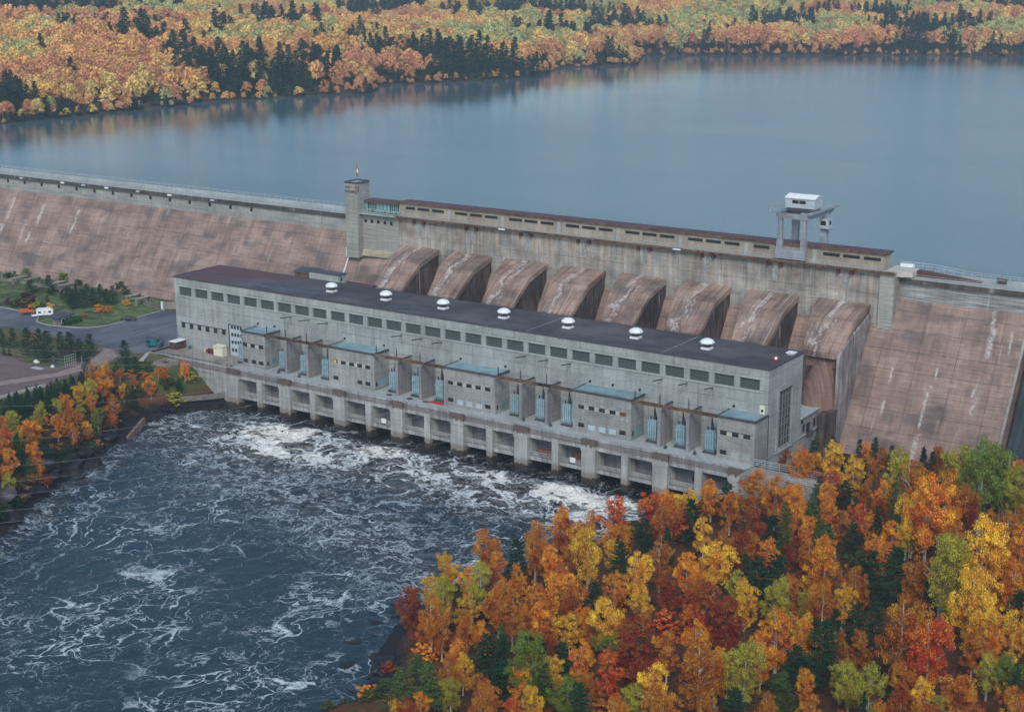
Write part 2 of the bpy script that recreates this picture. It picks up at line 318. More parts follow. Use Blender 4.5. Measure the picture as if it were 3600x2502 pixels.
def gz(x, y):
    x = np.asarray(x, float); y = np.asarray(y, float)
    n = .5 * np.sin(x * .31 + 1.3 * np.sin(y * .23)) + .5 * np.sin(y * .37 + 1.7 * np.sin(x * .19))
    n2 = np.sin(x * 1.1 + 2 * np.sin(y * .9)) * np.sin(y * 1.3 + 1.5 * np.sin(x * .7))
    d = np.where(y > 1, np.where(x < -2, -x - 2, -9), sdist(LS, x, y))
    h = 11.8 * ss(-2, 20, d) ** .8; k = ss(11.8, 9, h)
    hl = np.where(d < 0, np.maximum(-3, .35 * d), h + (n * .8 + n2 * .5) * k * ss(0, 3, d))
    hl = np.where((x > -33.4) & (y > -1.2), np.minimum(hl, 8.5), hl); up_ = ss(-11, -19, x) * ss(-19, -12, y); hl = np.where((y <= -1.2) & (up_ > 0), hl + np.maximum(10.3 - hl, 0) * up_, hl); hl = np.where((x > -26) & (x < -19) & (y > -9) & (y <= -1.2), np.minimum(hl, 10.3), hl)
    d = np.where(y > 4, np.where(x > 148, x - 148, -9), sdist(RS, x, y))
    h = 5.5 * (1 - np.exp(-np.maximum(d, 0) / 7)) + np.minimum(.075 * np.maximum(d, 0), 4) + 11 * ss(185, 270, x) * ss(30, -40, y)
    hr = np.where(d < 0, np.maximum(-3, .35 * d), h + (n * .6 + n2 * .35) * ss(0, 6, d) * ss(30, -5, y))
    hr = np.where((y > 22), hr + (3.2 - hr) * ss(22, 38, y), hr)
    return np.where(x < 75, hl, hr)
def grid_mesh(name, xs, ys, zf, mat, keep=None, attrs=None):
    X, Y = np.meshgrid(xs, ys); Z = zf(X, Y); nx, ny = len(xs), len(ys)
    me = bpy.data.meshes.new(name); co = np.stack([X, Y, Z], -1).reshape(-1, 3)
    i = np.arange(nx * ny).reshape(ny, nx); q = np.stack([i[:-1, :-1], i[:-1, 1:], i[1:, 1:], i[1:, :-1]], -1).reshape(-1, 4)
    if keep is not None:
        xc = .25 * (X[:-1, :-1] + X[1:, 1:]) * 2; yc = .5 * (Y[:-1, :-1] + Y[1:, 1:]); q = q[keep(xc, yc).reshape(-1)]
    me.vertices.add(len(co)); me.vertices.foreach_set('co', co.ravel().astype(np.float32))
    me.loops.add(q.size); me.loops.foreach_set('vertex_index', q.ravel().astype(np.int32))
    me.polygons.add(len(q)); me.polygons.foreach_set('loop_start', np.arange(0, q.size, 4, dtype=np.int32))
    me.polygons.foreach_set('use_smooth', np.ones(len(q), bool))
    me.update(calc_edges=True)
    for k, v in (attrs or {}).items():
        at = me.attributes.new(k, 'FLOAT', 'POINT'); at.data.foreach_set('value', v(X, Y).ravel().astype(np.float32))
    return link(name, me, mat)
g = grid_mesh('ground', np.arange(-420, 421, 1.75), np.arange(-262, 75, 1.75), gz, M_GROUND); tag(g, kind='structure')
def sheet(name, poly, z, mat, th=.06):
    mb = MB(); mb.prismz(poly, z - th, z); return tag(mb.build(name, mat), kind='structure')
# far land behind the reservoir
HW = 42.5
FS = [(-520, -400), (-365, 60), (-363.6, 205.8), (-362, 281.7), (-358, 367), (-336, 433), (-317, 452), (-354, 507), (-318, 579), (-302, 623.5), (-339.5, 709.5), (-308, 775),
      (-361, 884), (-248, 954), (-143, 1018), (-75, 1037.5), (60, 1060), (300, 1090), (700, 1120), (1500, 1000)]
def hz(x, y):
    d = sdist(FS, np.asarray(x, float), np.asarray(y, float))
    n = np.sin(x * .011 + 1.5 * np.sin(y * .007)) + np.sin(y * .013 + 1.2 * np.sin(x * .009 + 1)) + .5 * np.sin(x * .031 + y * .027)
    dd = np.maximum(d, 0)
    return np.where(d < 0, np.maximum(HW - 4, HW + .2 * d), HW + .8 * ss(0, 3, d) + 50 * (1 - np.exp(-dd / 420)) + n * 5 * ss(20, 200, dd) + .012 * dd)
M_HILL = plain('forest_floor', (.06, .042, .024), .95, .5, .1)
hl = grid_mesh('hills', np.arange(-2000, 1400, 10.), np.arange(-400, 2600, 10.), hz, M_HILL, keep=None); tag(hl, kind='structure')
# cut the hill sheet where it would lie under the dam and the river side
import bmesh
bm_ = bmesh.new(); bm_.from_mesh(hl.data)
bmesh.ops.delete(bm_, geom=[v for v in bm_.verts if v.co.y < 74 and v.co.x > -395], context='VERTS'); bm_.to_mesh(hl.data); bm_.free()
# ------------------------------------------------------------ water
def m_reservoir():
    m = NT('still_reservoir_water'); p = m.pos()
    big = m.noise(m.scalec(p, .004, .011, 1), 1, 4, .55, .8); mid = m.noise(m.scalec(p, .9, 1.3, 1), 1, 3, .6); fine = m.noise(p, 1.1, 4, .75)
    h = m.math('ADD', m.math('MULTIPLY', mid, 1.0), m.math('MULTIPLY', fine, .8))
    at = m.n('ShaderNodeAttribute'); at.attribute_name = 'open'; calm = m.math('MULTIPLY', m.ramp(big, .42, .56, .8, 1.0), m.ramp(at.outputs['Fac'], 0, 1, .12, 1.0))
    nd = m.bsdf((.072, .132, .160), .06, .9); b = m.n('ShaderNodeBump'); b.inputs['Distance'].default_value = .22  # base colour brightened so it carries part of the sky sheen
    m.put(b.inputs['Strength'], m.math('MULTIPLY', calm, .9)); m.put(b.inputs['Height'], h); m.t.links.new(b.outputs[0], nd.inputs['Normal'])
    nd.inputs['IOR'].default_value = 1.4
    m.put(nd.inputs['Roughness'], m.math('MULTIPLY', calm, .16)); return m.mat
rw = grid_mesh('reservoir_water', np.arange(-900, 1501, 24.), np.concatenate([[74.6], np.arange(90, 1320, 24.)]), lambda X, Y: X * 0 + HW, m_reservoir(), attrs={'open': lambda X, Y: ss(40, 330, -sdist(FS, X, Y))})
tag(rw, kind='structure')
BOILS = [(28, -13, 11, 1.35), (33, -6, 8, 1.2), (36, -24, 11, 1.0), (61, -9, 8, 1.15), (72, -10, 5, .7), (96.6, -9, 7.5, 1.0), (119, -10, 9, 1.4), (132, -11, 8, 1.35), (50, -22, 10, .8), (84, -16, 8, .75), (108, -16, 9, .8), (20, -26, 8, .6), (128, -20, 8, .8), (70, -25, 10, .55)]
def foam_amt(X, Y):
    f = np.zeros_like(X)
    for bx, by, r, s_ in BOILS:
        dx, dy = X - bx, Y - by
        f = np.maximum(f, s_ * np.exp(-(dx / (r * 1.25)) ** 2 - (dy / r) ** 2))
    band = .62 * np.exp(-((Y + 16) / 22) ** 2) * ss(0, 18, X) * ss(150, 140, X)
    tail = .38 * np.exp(-((Y + 45 + .35 * (X - 60)) / 26) ** 2)
    edge = np.clip(sdist(LS, X, Y), -1e9, 1e9); sh = .35 * np.exp(-((edge + 5) / 5) ** 2) * ss(-15, -45, Y)
    return np.clip(np.maximum(f, np.maximum(band, np.maximum(tail, sh))) * ss(-1.5, -7, Y) , 0, 1.4)
def wave_z(X, Y):
    a = np.clip(foam_amt(X, Y), 0, 1) * .9 + .22
    z = 0
    rs = np.random.default_rng(4)
    for i in range(22):
        L = 2.2 * 1.16 ** (i % 14); th = rs.uniform(0, 6.28); ph = rs.uniform(0, 6.28); k = 2 * np.pi / L
        z = z + (L / 75) * np.sin(k * (X * np.cos(th) + Y * np.sin(th)) + ph + 1.4 * np.sin(.17 * X + ph) + 1.2 * np.sin(.21 * Y - ph))
    return z * a * .75 * ss(12, 0, Y) - .15
def m_river():
    m = NT('churning_tailwater'); p = m.pos()
    at = m.n('ShaderNodeAttribute'); at.attribute_name = 'foam'; F = at.outputs['Fac']
    warp = m.noise(p, .10, 3, .55, col=True); warp2 = m.noise(p, .45, 4, .6, col=True)
    def warped(k1, k2):
        v = m.n('ShaderNodeVectorMath', operation='MULTIPLY_ADD'); m.put(v.inputs[0], warp); v.inputs[1].default_value = (k1,) * 3; m.put(v.inputs[2], p)
        v2 = m.n('ShaderNodeVectorMath', operation='MULTIPLY_ADD'); m.put(v2.inputs[0], warp2); v2.inputs[1].default_value = (k2,) * 3; m.put(v2.inputs[2], v.outputs[0]); return v2.outputs[0]
    w1 = warped(15, 1.5); wf = warped(12, 2.2)
    def ridge(vec, sx, sy, det, wn):      # soft line where noise crosses one half, wn = half width
        nz = m.noise(m.scalec(vec, sx, sy, .3), 1, det, .58); a = m.math('ABSOLUTE', m.math('SUBTRACT', nz, .5)); return m.math('SUBTRACT', 1.0, m.math('DIVIDE', a, wn), clamp=True)
    wd = m.ramp(m.noise(w1, .13, 3, .6), .42, .64, .003, .030)
    def net(vec, sx, sy, wlo, whi, nf, a, b):   # connected threads along cell edges, swelling and breaking
        v = m.n('ShaderNodeTexVoronoi', feature='DISTANCE_TO_EDGE'); m.put(v.inputs['Vector'], m.scalec(vec, sx, sy, 0)); v.inputs['Scale'].default_value = 1
        return m.math('SUBTRACT', 1.0, m.math('DIVIDE', v.outputs['Distance'], m.ramp(m.noise(w1, nf, 4, .62), a, b, wlo, whi)), clamp=True)
    web = m.math('MAXIMUM', m.math('MULTIPLY', net(w1, .095, .052, .002, .055, .10, .46, .68), 1.2), m.math('MULTIPLY', ridge(w1, .058, .030, 3.4, wd), .8))
    web2 = net(wf, .28, .17, .002, .085, .14, .46, .68)
    brk = m.ramp(m.noise(w1, 1.5, 6, .8), .38, .56, .06, 1); area = m.ramp(m.noise(m.scalec(p, .045, .028, 1), 1, 3, .6), .45, .60, .04, 1)
    thin = m.math('MULTIPLY', m.math('MAXIMUM', web, m.math('MULTIPLY', web2, m.math('MULTIPLY', area, .85))), m.math('MULTIPLY', brk, m.ramp(area, 0, 1, .30, 1.25)))
    rn = m.noise(m.scalec(wf, .075, .12, .3), 1, 5.5, .60); rg = m.math('SUBTRACT', 1.0, m.math('ABSOLUTE', m.math('MULTIPLY', m.math('SUBTRACT', rn, .5), 4.5)))
    dense = m.ramp(m.math('ADD', rg, m.math('MULTIPLY', F, .42)), 1.03, 1.2)
    dense = m.math('MULTIPLY', dense, m.ramp(m.noise(wf, 1.3, 6, .75), .34, .5, .15, 1))
    mist = m.math('MULTIPLY', m.ramp(F, .15, 1.0), m.ramp(m.noise(wf, .35, 6, .7), .44, .64, 0, .5))
    fleck = m.math('MULTIPLY', m.ramp(m.noise(m.scalec(wf, 1.5, 1.0, 1), 1, 5, .8), .56, .70, 0, .5), m.ramp(m.noise(p, .05, 3, .6), .42, .58, .1, 1))
    foam = m.math('MINIMUM', m.math('MAXIMUM', m.math('MAXIMUM', dense, thin), m.math('MAXIMUM', mist, fleck)), 1.0)
    deep = m.mix(m.math('MAXIMUM', m.ramp(F, .08, .6), m.ramp(m.xyz(p)[1], -16, -6)), (.008, .028, .044), (.010, .010, .010))  # black towards the piers: the building's dark reflection put into the water colour
    col = m.mix(foam, deep, m.mix(m.ramp(F, .3, 1), (.62, .70, .74), (.86, .84, .76)))
    h = m.math('ADD', m.noise(m.scalec(w1, .8, 1.1, 1), 1, 4, .6), m.math('MULTIPLY', foam, .3))
    nd = m.bsdf(col, .12, .12, bump=h, bstr=.42, bdist=.35)
    m.put(nd.inputs['Roughness'], m.math('ADD', .12, m.math('MULTIPLY', foam, .7))); return m.mat
rv = grid_mesh('river_water', np.arange(-25, 175, .8), np.arange(-235, 12, .8), wave_z, m_river(), attrs={'foam': foam_amt}); tag(rv, kind='structure')
# ============================================================ POWERHOUSE
X0, X1, YF, YB, ZD, ZR = -33.5, 162.1, 10.2, 29.8, 11.34, 32.8
ph = thing('powerhouse', (64, 20, ZD), 'long flat-roofed concrete powerhouse with a strip of glass-block windows', 'building')
mb = MB()
DX0, DX1 = -11.8, -6.3                       # tall door recess
mb.box(X0, DX0, YF, YF + .8, 4, 27.4).box(DX1, X1 - .8, YF, YF + .8, 4, 27.4).box(DX0, DX1, YF, YF + .8, 21.0, 27.4).box(DX0, DX1, YF, YF + .8, 4, ZD)
mb.box(X0, X1 - .8, YF, YF + .8, 30.1, ZR)
for i in range(30):
    a = X0 if i == 0 else W0 + (i - 1) * WP + 5.17
    b = W0 + i * WP if i < 29 else X1 - .8
    mb.box(a, b, YF, YF + .8, 27.4, 30.1)
BY0, BY1, BZ0, BZ1 = 16.3, 24.05, 11.6, 26.1
mb.box(X1 - .8, X1, YF, BY0, 3, ZR).box(X1 - .8, X1, BY1, YB, 3, ZR).box(X1 - .8, X1, BY0, BY1, 3, BZ0).box(X1 - .8, X1, BY0, BY1, BZ1, ZR)
mb.box(X0, X1 - .8, YB - .8, YB, 3, ZR).box(X0, X0 + .8, YF + .8, YB - .8, 3, ZR)
mb.build('wall', M_WALL, ph)
MB().box(X0 + .05, X1 - .05, YF + .05, YB - .05, ZR, ZR + .18).build('roof', M_ROOF, ph)
e = MB(); T_ = .22
e.box(X0 - T_, X1 + T_, YF - T_, YF + .04, ZR - .12, ZR + .34).box(X0 - T_, X1 + T_, YB - .04, YB + T_, ZR - .12, ZR + .34)
e.box(X0 - T_, X0 + .04, YF + .04, YB - .04, ZR - .12, ZR + .34).box(X1 - .04, X1 + T_, YF + .04, YB - .04, ZR - .12, ZR + .34)
e.build('roof_edging', M_EDGE, ph)
M_SEAM = plain('pale_seam', (.25, .25, .26), .8)
for xs_ in (94, 133.7): MB().box(xs_ - .12, xs_ + .12, YF + .3, YB - .3, ZR + .18, ZR + .22).build('roof_seam', M_SEAM, ph)
for i in range(29):
    a = W0 + i * WP
    wdw = MB().box(a - .02, a + 5.19, YF + .45, YF + .6, 27.38, 30.12).build('window', M_GBLOCK, ph)
sl_ = MB().box(X0 + 1.2, X1 - 1.5, YF - .22, YF, 27.0, 27.38); sl_.box(X0 + 1.2, X1 - 1.5, YF - .12, YF, 30.12, 30.3); sl_.build('ledge', M_DECK, ph)
for i in range(6):
    a = -31.3 + 3.36 * i
    wd_ = MB().box(a, a + 1.5, YF - .015, YF, 17.4, 18.9).build('window', M_PANE, ph); MB().box(a - .3, a + 1.8, YF - .14, YF, 17.15, 17.36).build('sill', M_DECK, wd_)
MB().box(-31.6, -12.6, YF - .12, YF, 18.95, 19.15).build('lintel', M_EDGE, ph)
dr = MB().box(DX0, DX1, YF + .45, YF + .7, ZD, 21.0).build('door', M_PALE, ph)
for zz_ in (19.6, 17.3, 15.0, 12.6):
    for k in range(4):
        a = DX0 + .7 + 1.2 * k; MB().box(a, a + .8, YF + .40, YF + .45, zz_, zz_ + 1.0).build('pane', M_PANE, dr)
MB().box(DX0 - .25, DX0, YF - .08, YF + .3, ZD, 21.2).box(DX1, DX1 + .25, YF - .08, YF + .3, ZD, 21.2).box(DX0 - .25, DX1 + .25, YF - .08, YF + .3, 21.2, 21.45).build('door_frame', M_DECK, ph)
bw = MB().box(X1 - .55, X1 - .45, BY0, BY1, BZ0, BZ1).build('tall_window', M_GRIDPANE, ph)
mm = MB()
for k in range(6): yy = BY0 + (BY1 - BY0) * k / 5; mm.box(X1 - .45, X1 - .2, yy - .1, yy + .1, BZ0, BZ1)
for k in range(9): zz_ = BZ0 + (BZ1 - BZ0) * k / 8; mm.box(X1 - .45, X1 - .24, BY0, BY1, zz_ - .07, zz_ + .07)
mm.build('mullions', plain('grey_mullion', (.16, .18, .18), .6), bw)
MB().box(X1, X1 + .25, BY0 - .8, BY0, BZ0 - .6, BZ1 + 1.3).box(X1, X1 + .25, BY1, BY1 + .8, BZ0 - .6, BZ1 + 1.3).box(X1, X1 + .25, BY0, BY1, BZ1, BZ1 + 1.3).box(X1, X1 + .4, BY0 - .8, BY1 + .8, BZ0 - .9, BZ0 - .6).build('window_surround', M_WALL, ph)
MB().box(X1, X1 + .18, 1.5, 43, 10.95, 11.2).build('plinth_ledge', M_DECK, ph)
MB().cyl((X1 + .15, YF + .5, 5), (X1 + .15, YF + .5, 21.8), .11).build('downpipe', M_EDGE, ph)
for vx in (.4, 6.9, 33.3, 47.4, 73.4, 87.8, 113.6, 120.2, 127.9, 153.5, 160.8):
    MB().cyl((vx, YF - .35, 22.75), (vx, YF, 22.75), .28, n=10).build('wall_vent', M_DARK, ph)
MB().box(160.1, 161.4, YF - .05, YF, 21.9, 24.0).build('wall_plate', M_CREAM, ph)
for i, vx in enumerate((20.93, 40.9, 60.86, 80.95, 101.1, 121.23, 141.22)):
    names = ['nearest the flag tower on', 'second along', 'third along', 'fourth and middle one on', 'fifth along', 'sixth along', 'farthest from the flag tower on']
    t = thing('roof_ventilator', (vx, 19.5, ZR + .18), 'white mushroom ventilator, %s the powerhouse roof%s' % (names[i], '' if i in (0, 6) else ' from the left'), 'ventilator', 'white ventilators in a row on the powerhouse roof')
    z0 = ZR + .18
    MB().box(vx - 1.15, vx + 1.15, 19.5 - 1.15, 19.5 + 1.15, z0, z0 + .5).build('base', M_WHITE, t)
    MB().cyl((vx, 19.5, z0 + .55), (vx, 19.5, z0 + 1.7), .95, n=14).build('neck', M_EDGE, t)
    c = MB(); pr = [(.9, 1.3), (1.78, 1.5), (1.85, 1.75), (1.5, 2.25), (.8, 2.6), (.01, 2.7)]; n = 8
    vs = [(vx + r_ * math.cos(2 * math.pi * (k + .5) / n), 19.5 + r_ * math.sin(2 * math.pi * (k + .5) / n), z0 + h_) for r_, h_ in pr for k in range(n)]
    c.add(vs, [(j * n + k, j * n + (k + 1) % n, (j + 1) * n + (k + 1) % n, (j + 1) * n + k) for j in range(len(pr) - 1) for k in range(n)]); c.build('cap', M_WHITE, t)
h = thing('roof_hatch', (160.8, 26, ZR + .18), 'small flat white hatch near the far right corner of the powerhouse roof', 'hatch')
MB().box(159.9, 161.6, 24.9, 26.7, ZR + .18, ZR + .6).build('curb', M_DECK, h); MB().box(159.7, 161.8, 24.7, 26.9, ZR + .6, ZR + .8).build('lid', M_WHITE, h)
t = thing('beacon_light', (160.3, 17.8, ZR + .18), 'red warning light glowing on the right end of the powerhouse roof', 'lamp')
MB().cyl((160.3, 17.8, ZR + .18), (160.3, 17.8, ZR + .7), .12).build('stem', M_EDGE, t); MB().ball((160.3, 17.8, ZR + .95), .28, .28, .3).build('bulb', M_LAMP, t)
for k in range(12):
    g_, j_ = divmod(k, 3); bx_ = [13.4, 53.5, 94.0, 134.0][g_] + j_ * 6.85
    t = MB().bar((bx_, YF, 26.35), (bx_, 5.7, 26.9), .22, .26).bar((bx_, YF - .05, 26.3), (bx_, YF - .05, 23.5), .035, .035).build('wall_bracket', M_EDGE)
    tag(t, 'dark wall bracket, %s of three above the %s transformer bay from left' % (['first', 'second', 'third'][j_], ['first', 'second', 'third', 'fourth'][g_]), 'bracket', 'rod brackets on the powerhouse wall')
M_INFILL = plain('cream_infill', (.42, .40, .35), .8)
# annexes, partitions, transformers
AN = [(-.23, 8.78), (32.67, 48.82), (72.48, 88.92), (112.47, 129.19), (152.45, 162.1)]
ORD = ['first', 'second', 'third', 'fourth', 'fifth']
WIN = [([.2, 3.2, 6.4], [.2, 3.4, 6.2], []), ([34.3, 37.2, 40.1, 43.0, 45.8], [34.3, 42.9, 45.7], []), ([73.8, 76.8, 79.8, 82.7, 85.7], [73.8, 85.7], [76.7, 79.7, 82.7]),
       ([114.1, 117.1, 120.1, 123.1, 126.0], [114.1, 126.0], [117.0, 120.0, 123.0]), ([153.2, 156.3, 159.2], [153.3], [156.2, 159.1])]
for i, (a, b) in enumerate(AN):
    lab = ['narrow blue-roofed annex with three windows a floor, beside the tall grey door', 'blue-roofed annex second from the left, a yellow sign in its upper window row', 'middle blue-roofed annex, the one next to the red tarpaulin',
           'fourth blue-roofed annex, with one reddish upper window', 'narrow blue-roofed annex at the right end of the powerhouse'][i]
    t = thing('annex_building', ((a + b) / 2, 7, ZD), lab, 'annex', 'blue-roofed annexes along the powerhouse front')
    MB().box(a, b, 3.7, YF, ZD - .4, 21.6).build('wall', M_ANNEX, t)
    rf = MB().box(a - .1, b + .1, 3.6, YF, 21.6, 21.82).build('roof', M_BLUEROOF, t)
    MB().box(a - .2, b + .2, 3.5, 3.72, 21.45, 22.0).box(a - .2, a + .02, 3.72, YF, 21.45, 22.0).box(b - .02, b + .2, 3.72, YF, 21.45, 22.0).build('edging', M_EDGE, rf)
    for row, zz_ in ((0, 17.3), (1, 12.55)):
        for k, wx in enumerate(WIN[i][row]):
            m_ = plain('reddish_blind', (.16, .05, .03)) if (i, row, k) == (3, 0, 4) else M_PANE
            wd_ = MB().box(wx, wx + 1.7, 3.68, 3.7, zz_, zz_ + 1.1).build('window', m_, t)
            MB().box(wx - .2, wx + 1.8, 3.55, 3.7, zz_ - .2, zz_ - .02).build('sill', M_DECK, wd_)
    for k in range(len(WIN[i][0]) - 1): MB().box(WIN[i][0][k] + 1.72, WIN[i][0][k + 1] - .02, 3.64, 3.7, 17.3, 18.38).build('infill_panel', M_INFILL, t)
    if i == 1: MB().box(34.5, 35.5, 3.6, 3.66, 17.35, 18.2).build('yellow_sign', plain('yellow', (.65, .5, .05)), t)
    for wx in WIN[i][2]: MB().box(wx, wx + 2.0, 3.66, 3.7, 12.2, 13.5).build('blank_panel', M_PALE if i < 4 else M_DECK, t)
    MB().box(a + .6, b - .6, 3.6, 3.7, 18.35, 18.5).build('lintel', M_EDGE if i in (0, 4) else M_ANNEX, t)
    if i < 4:
        MB().box(b, b + .04, 6.2, 9.1, 12, 14.2).build('side_door', M_BLUEROOF, t); MB().box(b, b + .03, 4.4, 5.0, 12.5, 13.7).build('side_window', M_DARK, t)
def transformer(x, lab):
    t = thing('transformer', (x, 7, ZD), lab, 'transformer', 'light blue transformers between the annexes')
    MB().box(x - 1.6, x + 1.6, 5.3, 8.7, ZD, ZD + .45).build('base', M_EDGE, t)
    MB().box(x - 1.1, x + 1.1, 6.0, 8.6, ZD + .45, ZD + 5.7).build('tank', M_TRAFO, t)
    rd = MB()
    for k in range(4): xx = x - .9 + .6 * k; rd.box(xx - .22, xx + .22, 5.5, 5.98, ZD + 1.0, ZD + 5.6)
    for k in range(4): yy = 6.3 + .6 * k; rd.box(x + 1.17, x + 1.5, yy - .17, yy + .17, ZD + 1.0, ZD + 5.4)
    for zz_ in (1.4, 2.9, 4.4): rd.box(x - 1.45, x + 1.45, 5.28, 5.36, ZD + zz_, ZD + zz_ + .12)
    rd.build('radiator', M_TRAFO, t)
    MB().cyl((x - 1.1, 7.6, ZD + 6.3), (x + 1.1, 7.6, ZD + 6.3), .42, n=10).build('conservator', M_TRAFO, t)
    MB().cyl((x + .2, 6.8, ZD + 5.7), (x - .3, 7.3, ZD + 8.9), .42, .12, n=10).build('bushing', M_BUSH, t)
    MB().cyl((x + .7, 6.3, ZD + 5.7), (x + .8, 6.2, ZD + 6.7), .22, .08).cyl((x - .7, 6.3, ZD + 5.7), (x - .8, 6.2, ZD + 6.6), .2, .08).build('small_bushing', M_INSUL, t)
    return t
transformer(-2.4, 'light blue transformer against the tall grey door, left of the first annex')
for g_ in range(4):
    a = AN[g_][1]; b = AN[g_ + 1][0]; w3 = (b - a) / 3
    for j_ in range(3):
        transformer(a + w3 * (j_ + .62), '%s light blue transformer in the gap between the %s and %s annex' % (['left', 'middle', 'right'][j_], ORD[g_], ORD[g_ + 1]))
    for j_ in (1, 2):
        px_ = a + w3 * j_; t = thing('blast_wall', (px_, 7, ZD), 'partition wall right of the %s transformer, between %s and %s annex' % (['', 'left', 'middle'][j_], ORD[g_], ORD[g_ + 1]), 'partition wall', 'partition walls between transformers')
        MB().box(px_ - .28, px_ + .28, 3.9, YF, ZD, 20.9).box(px_ - .42, px_ + .42, 3.6, 3.9, ZD, 20.9).build('wall', M_PART, t)
        MB().bar((px_, 4.0, 21.02), (px_, YF, 21.12), .6, .28).build('coping', M_EDGE, t)
        MB().box(px_ - .7, px_ + .7, 3.5, 4.15, 20.7, 21.2).build('bracket_head', M_ANNEX, t)
    t = MB().box(a, b, 3.5, 4.1, 21.25, 21.85).box(a, b, 3.42, 4.18, 21.85, 21.95).build('bus_beam', M_RUSTBEAM)
    tag(t, 'rusty beam spanning the transformer bay between the %s and %s annex' % (ORD[g_], ORD[g_ + 1]), 'beam', 'rusty beams over the transformer bays')
    for j_ in range(3):
        px_ = a + w3 * j_ + (.9 if j_ == 0 else 0); t = thing('insulator_mast', (px_, 3.8, 21.9), 'dark ribbed insulator on the rusty beam after the %s annex, %s of three' % (ORD[g_], ORD[j_]), 'insulator', 'insulators on the rusty beams')
        MB().cyl((px_, 3.8, 21.9), (px_, 3.8, 24.7), .07).build('rod', M_INSUL, t)
        dd = MB()
        for q_ in range(5): dd.cyl((px_, 3.8, 22.2 + q_ * .42), (px_, 3.8, 22.4 + q_ * .42), .24, .15, n=8)
        dd.build('discs', M_INSUL, t)
        MB().box(px_ + .4, px_ + .9, 3.55, 4.0, ZD, ZD + 1.1).build('stub', M_EDGE, t) if False else None
# things lying on the deck
t = thing('tarpaulin', (69.7, 4.2, ZD), 'red tarpaulin lying flat on the deck beside the middle annex', 'tarpaulin')
MB().hull8([(67.6, 3.3, ZD), (72.3, 3.0, ZD), (72.3, 4.3, ZD), (68, 4.7, ZD)], [(67.6, 3.3, ZD + .25), (72.3, 3.0, ZD + .2), (72.3, 4.3, ZD + .3), (68, 4.7, ZD + .22)]).build('sheet', M_RED, t)
for k, cx_ in enumerate((54.5, 61.5, 66.8)):
    c = MB(); n = 16
    for q_ in range(n):
        a0, a1 = 2 * math.pi * q_ / n, 2 * math.pi * (q_ + 1) / n; c.cyl((cx_ + .75 * math.cos(a0), 3.0 + .6 * math.sin(a0), ZD + .12), (cx_ + .75 * math.cos(a1), 3.0 + .6 * math.sin(a1), ZD + .12), .12, n=6)
    tag(c.build('hose_coil', M_INSUL), 'dark coil lying on the deck edge, %s of three left of the red tarpaulin' % ORD[k], 'coil', 'dark coils on the deck')
for k, (cx_, cy_) in enumerate([(14.2, 3.2), (22, 3.1), (98, 3.2), (106.3, 3.0), (139, 3.2), (147, 3.1), (63.5, 5), (103.0, 5.2)]):
    t = MB().box(cx_ - .35, cx_ + .35, cy_ - .25, cy_ + .3, ZD, ZD + .7).cyl((cx_, cy_, ZD + .7), (cx_, cy_, ZD + 1.2), .16).build('valve_post', M_EDGE)
    tag(t, 'small dark valve post on the deck, %s from the left' % (['first', 'second', 'fourth', 'sixth', 'seventh', 'eighth', 'third', 'fifth'][k]), 'valve', 'valve posts on the deck')
# ============================================================ TAILRACE DECK
td = thing('tailrace_deck', (64, 0, 0), 'pale concrete deck on piers above the tailrace, along the powerhouse front', 'deck')
MB().box(-33.4, 162.1, .25, YF, 10.75, ZD).build('slab', M_DECK, td)
pv = MB().box(-33.4, -2.0, .9, 1.3, ZD, ZD + .35); pv.build('curb', concrete('mossy_curb', (.20, .18, .15), bw=1.6, rh=9, joint=.4, tint=.5, patch=.8, streak=.9), td)
MB().box(-33.4, -2.05, 1.3, YF, ZD, ZD + .06).build('loading_floor', M_PLAT, td)
f = MB().box(-33.4, 162.1, -.25, .25, 10.95, ZD + .12).box(-33.4, 162.1, .1, .4, 9.5, 10.95).box(-33.4, 162.1, -.3, .4, 8.6, 9.5).build('fascia', M_FASC, td)
rr = MB()
for zz_ in (9.75, 10.15, 10.55): rr.box(-30, 162, -.28, -.2, zz_ - .06, zz_ + .06)
rr.build('fascia_rail', M_REDRAIL, td)
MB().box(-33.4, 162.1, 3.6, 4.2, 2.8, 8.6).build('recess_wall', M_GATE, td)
MB().box(-2, 162.1, -.15, 3.6, 2.8, 3.7).build('ledge_slab', M_FASC, td)
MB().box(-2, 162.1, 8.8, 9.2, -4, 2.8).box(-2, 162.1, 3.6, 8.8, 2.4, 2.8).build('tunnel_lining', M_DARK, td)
MB().box(-33.4, -2, -.1, .1, -2, 8.6).box(-8.5, -2, -.35, -.1, -2, 8.6).build('retaining_wall', M_FASC, td)
for k in range(9):
    x = 20. * k
    q = MB().box(x - 2, x + 2, -1.1, 8.8, -4, ZD - .1); q.box(x - 2.12, x + 2.12, -1.25, .2, 8.3, ZD - .02)
    if k == 0: q.hull8([(-3.2, -1.8, -4), (2.6, -1.8, -4), (2.6, 1, -4), (-3.2, 1, -4)], [(-2.05, -1.12, 3), (2.05, -1.12, 3), (2.05, 1, 3), (-2.05, 1, 3)])
    q.build('pier', M_PIER, td)
for k in range(8):
    x = 20. * k + 10; MB().box(x - .95, x + .95, -.7, 8.8, -4, 9.45).build('small_pier', M_SPIER, td)
for k in range(8):
    for a, b in ((20 * k + 2.0, 20 * k + 9.05), (20 * k + 10.95, 20 * k + 18.0)):
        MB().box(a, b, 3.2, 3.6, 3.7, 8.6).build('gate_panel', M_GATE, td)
        r_ = MB(); rails(r_, [(a, -.05, 3.7), (b, -.05, 3.7)], (.5, .95, 1.35), .05, 2.3); r_.build('railing', M_RAIL, td)
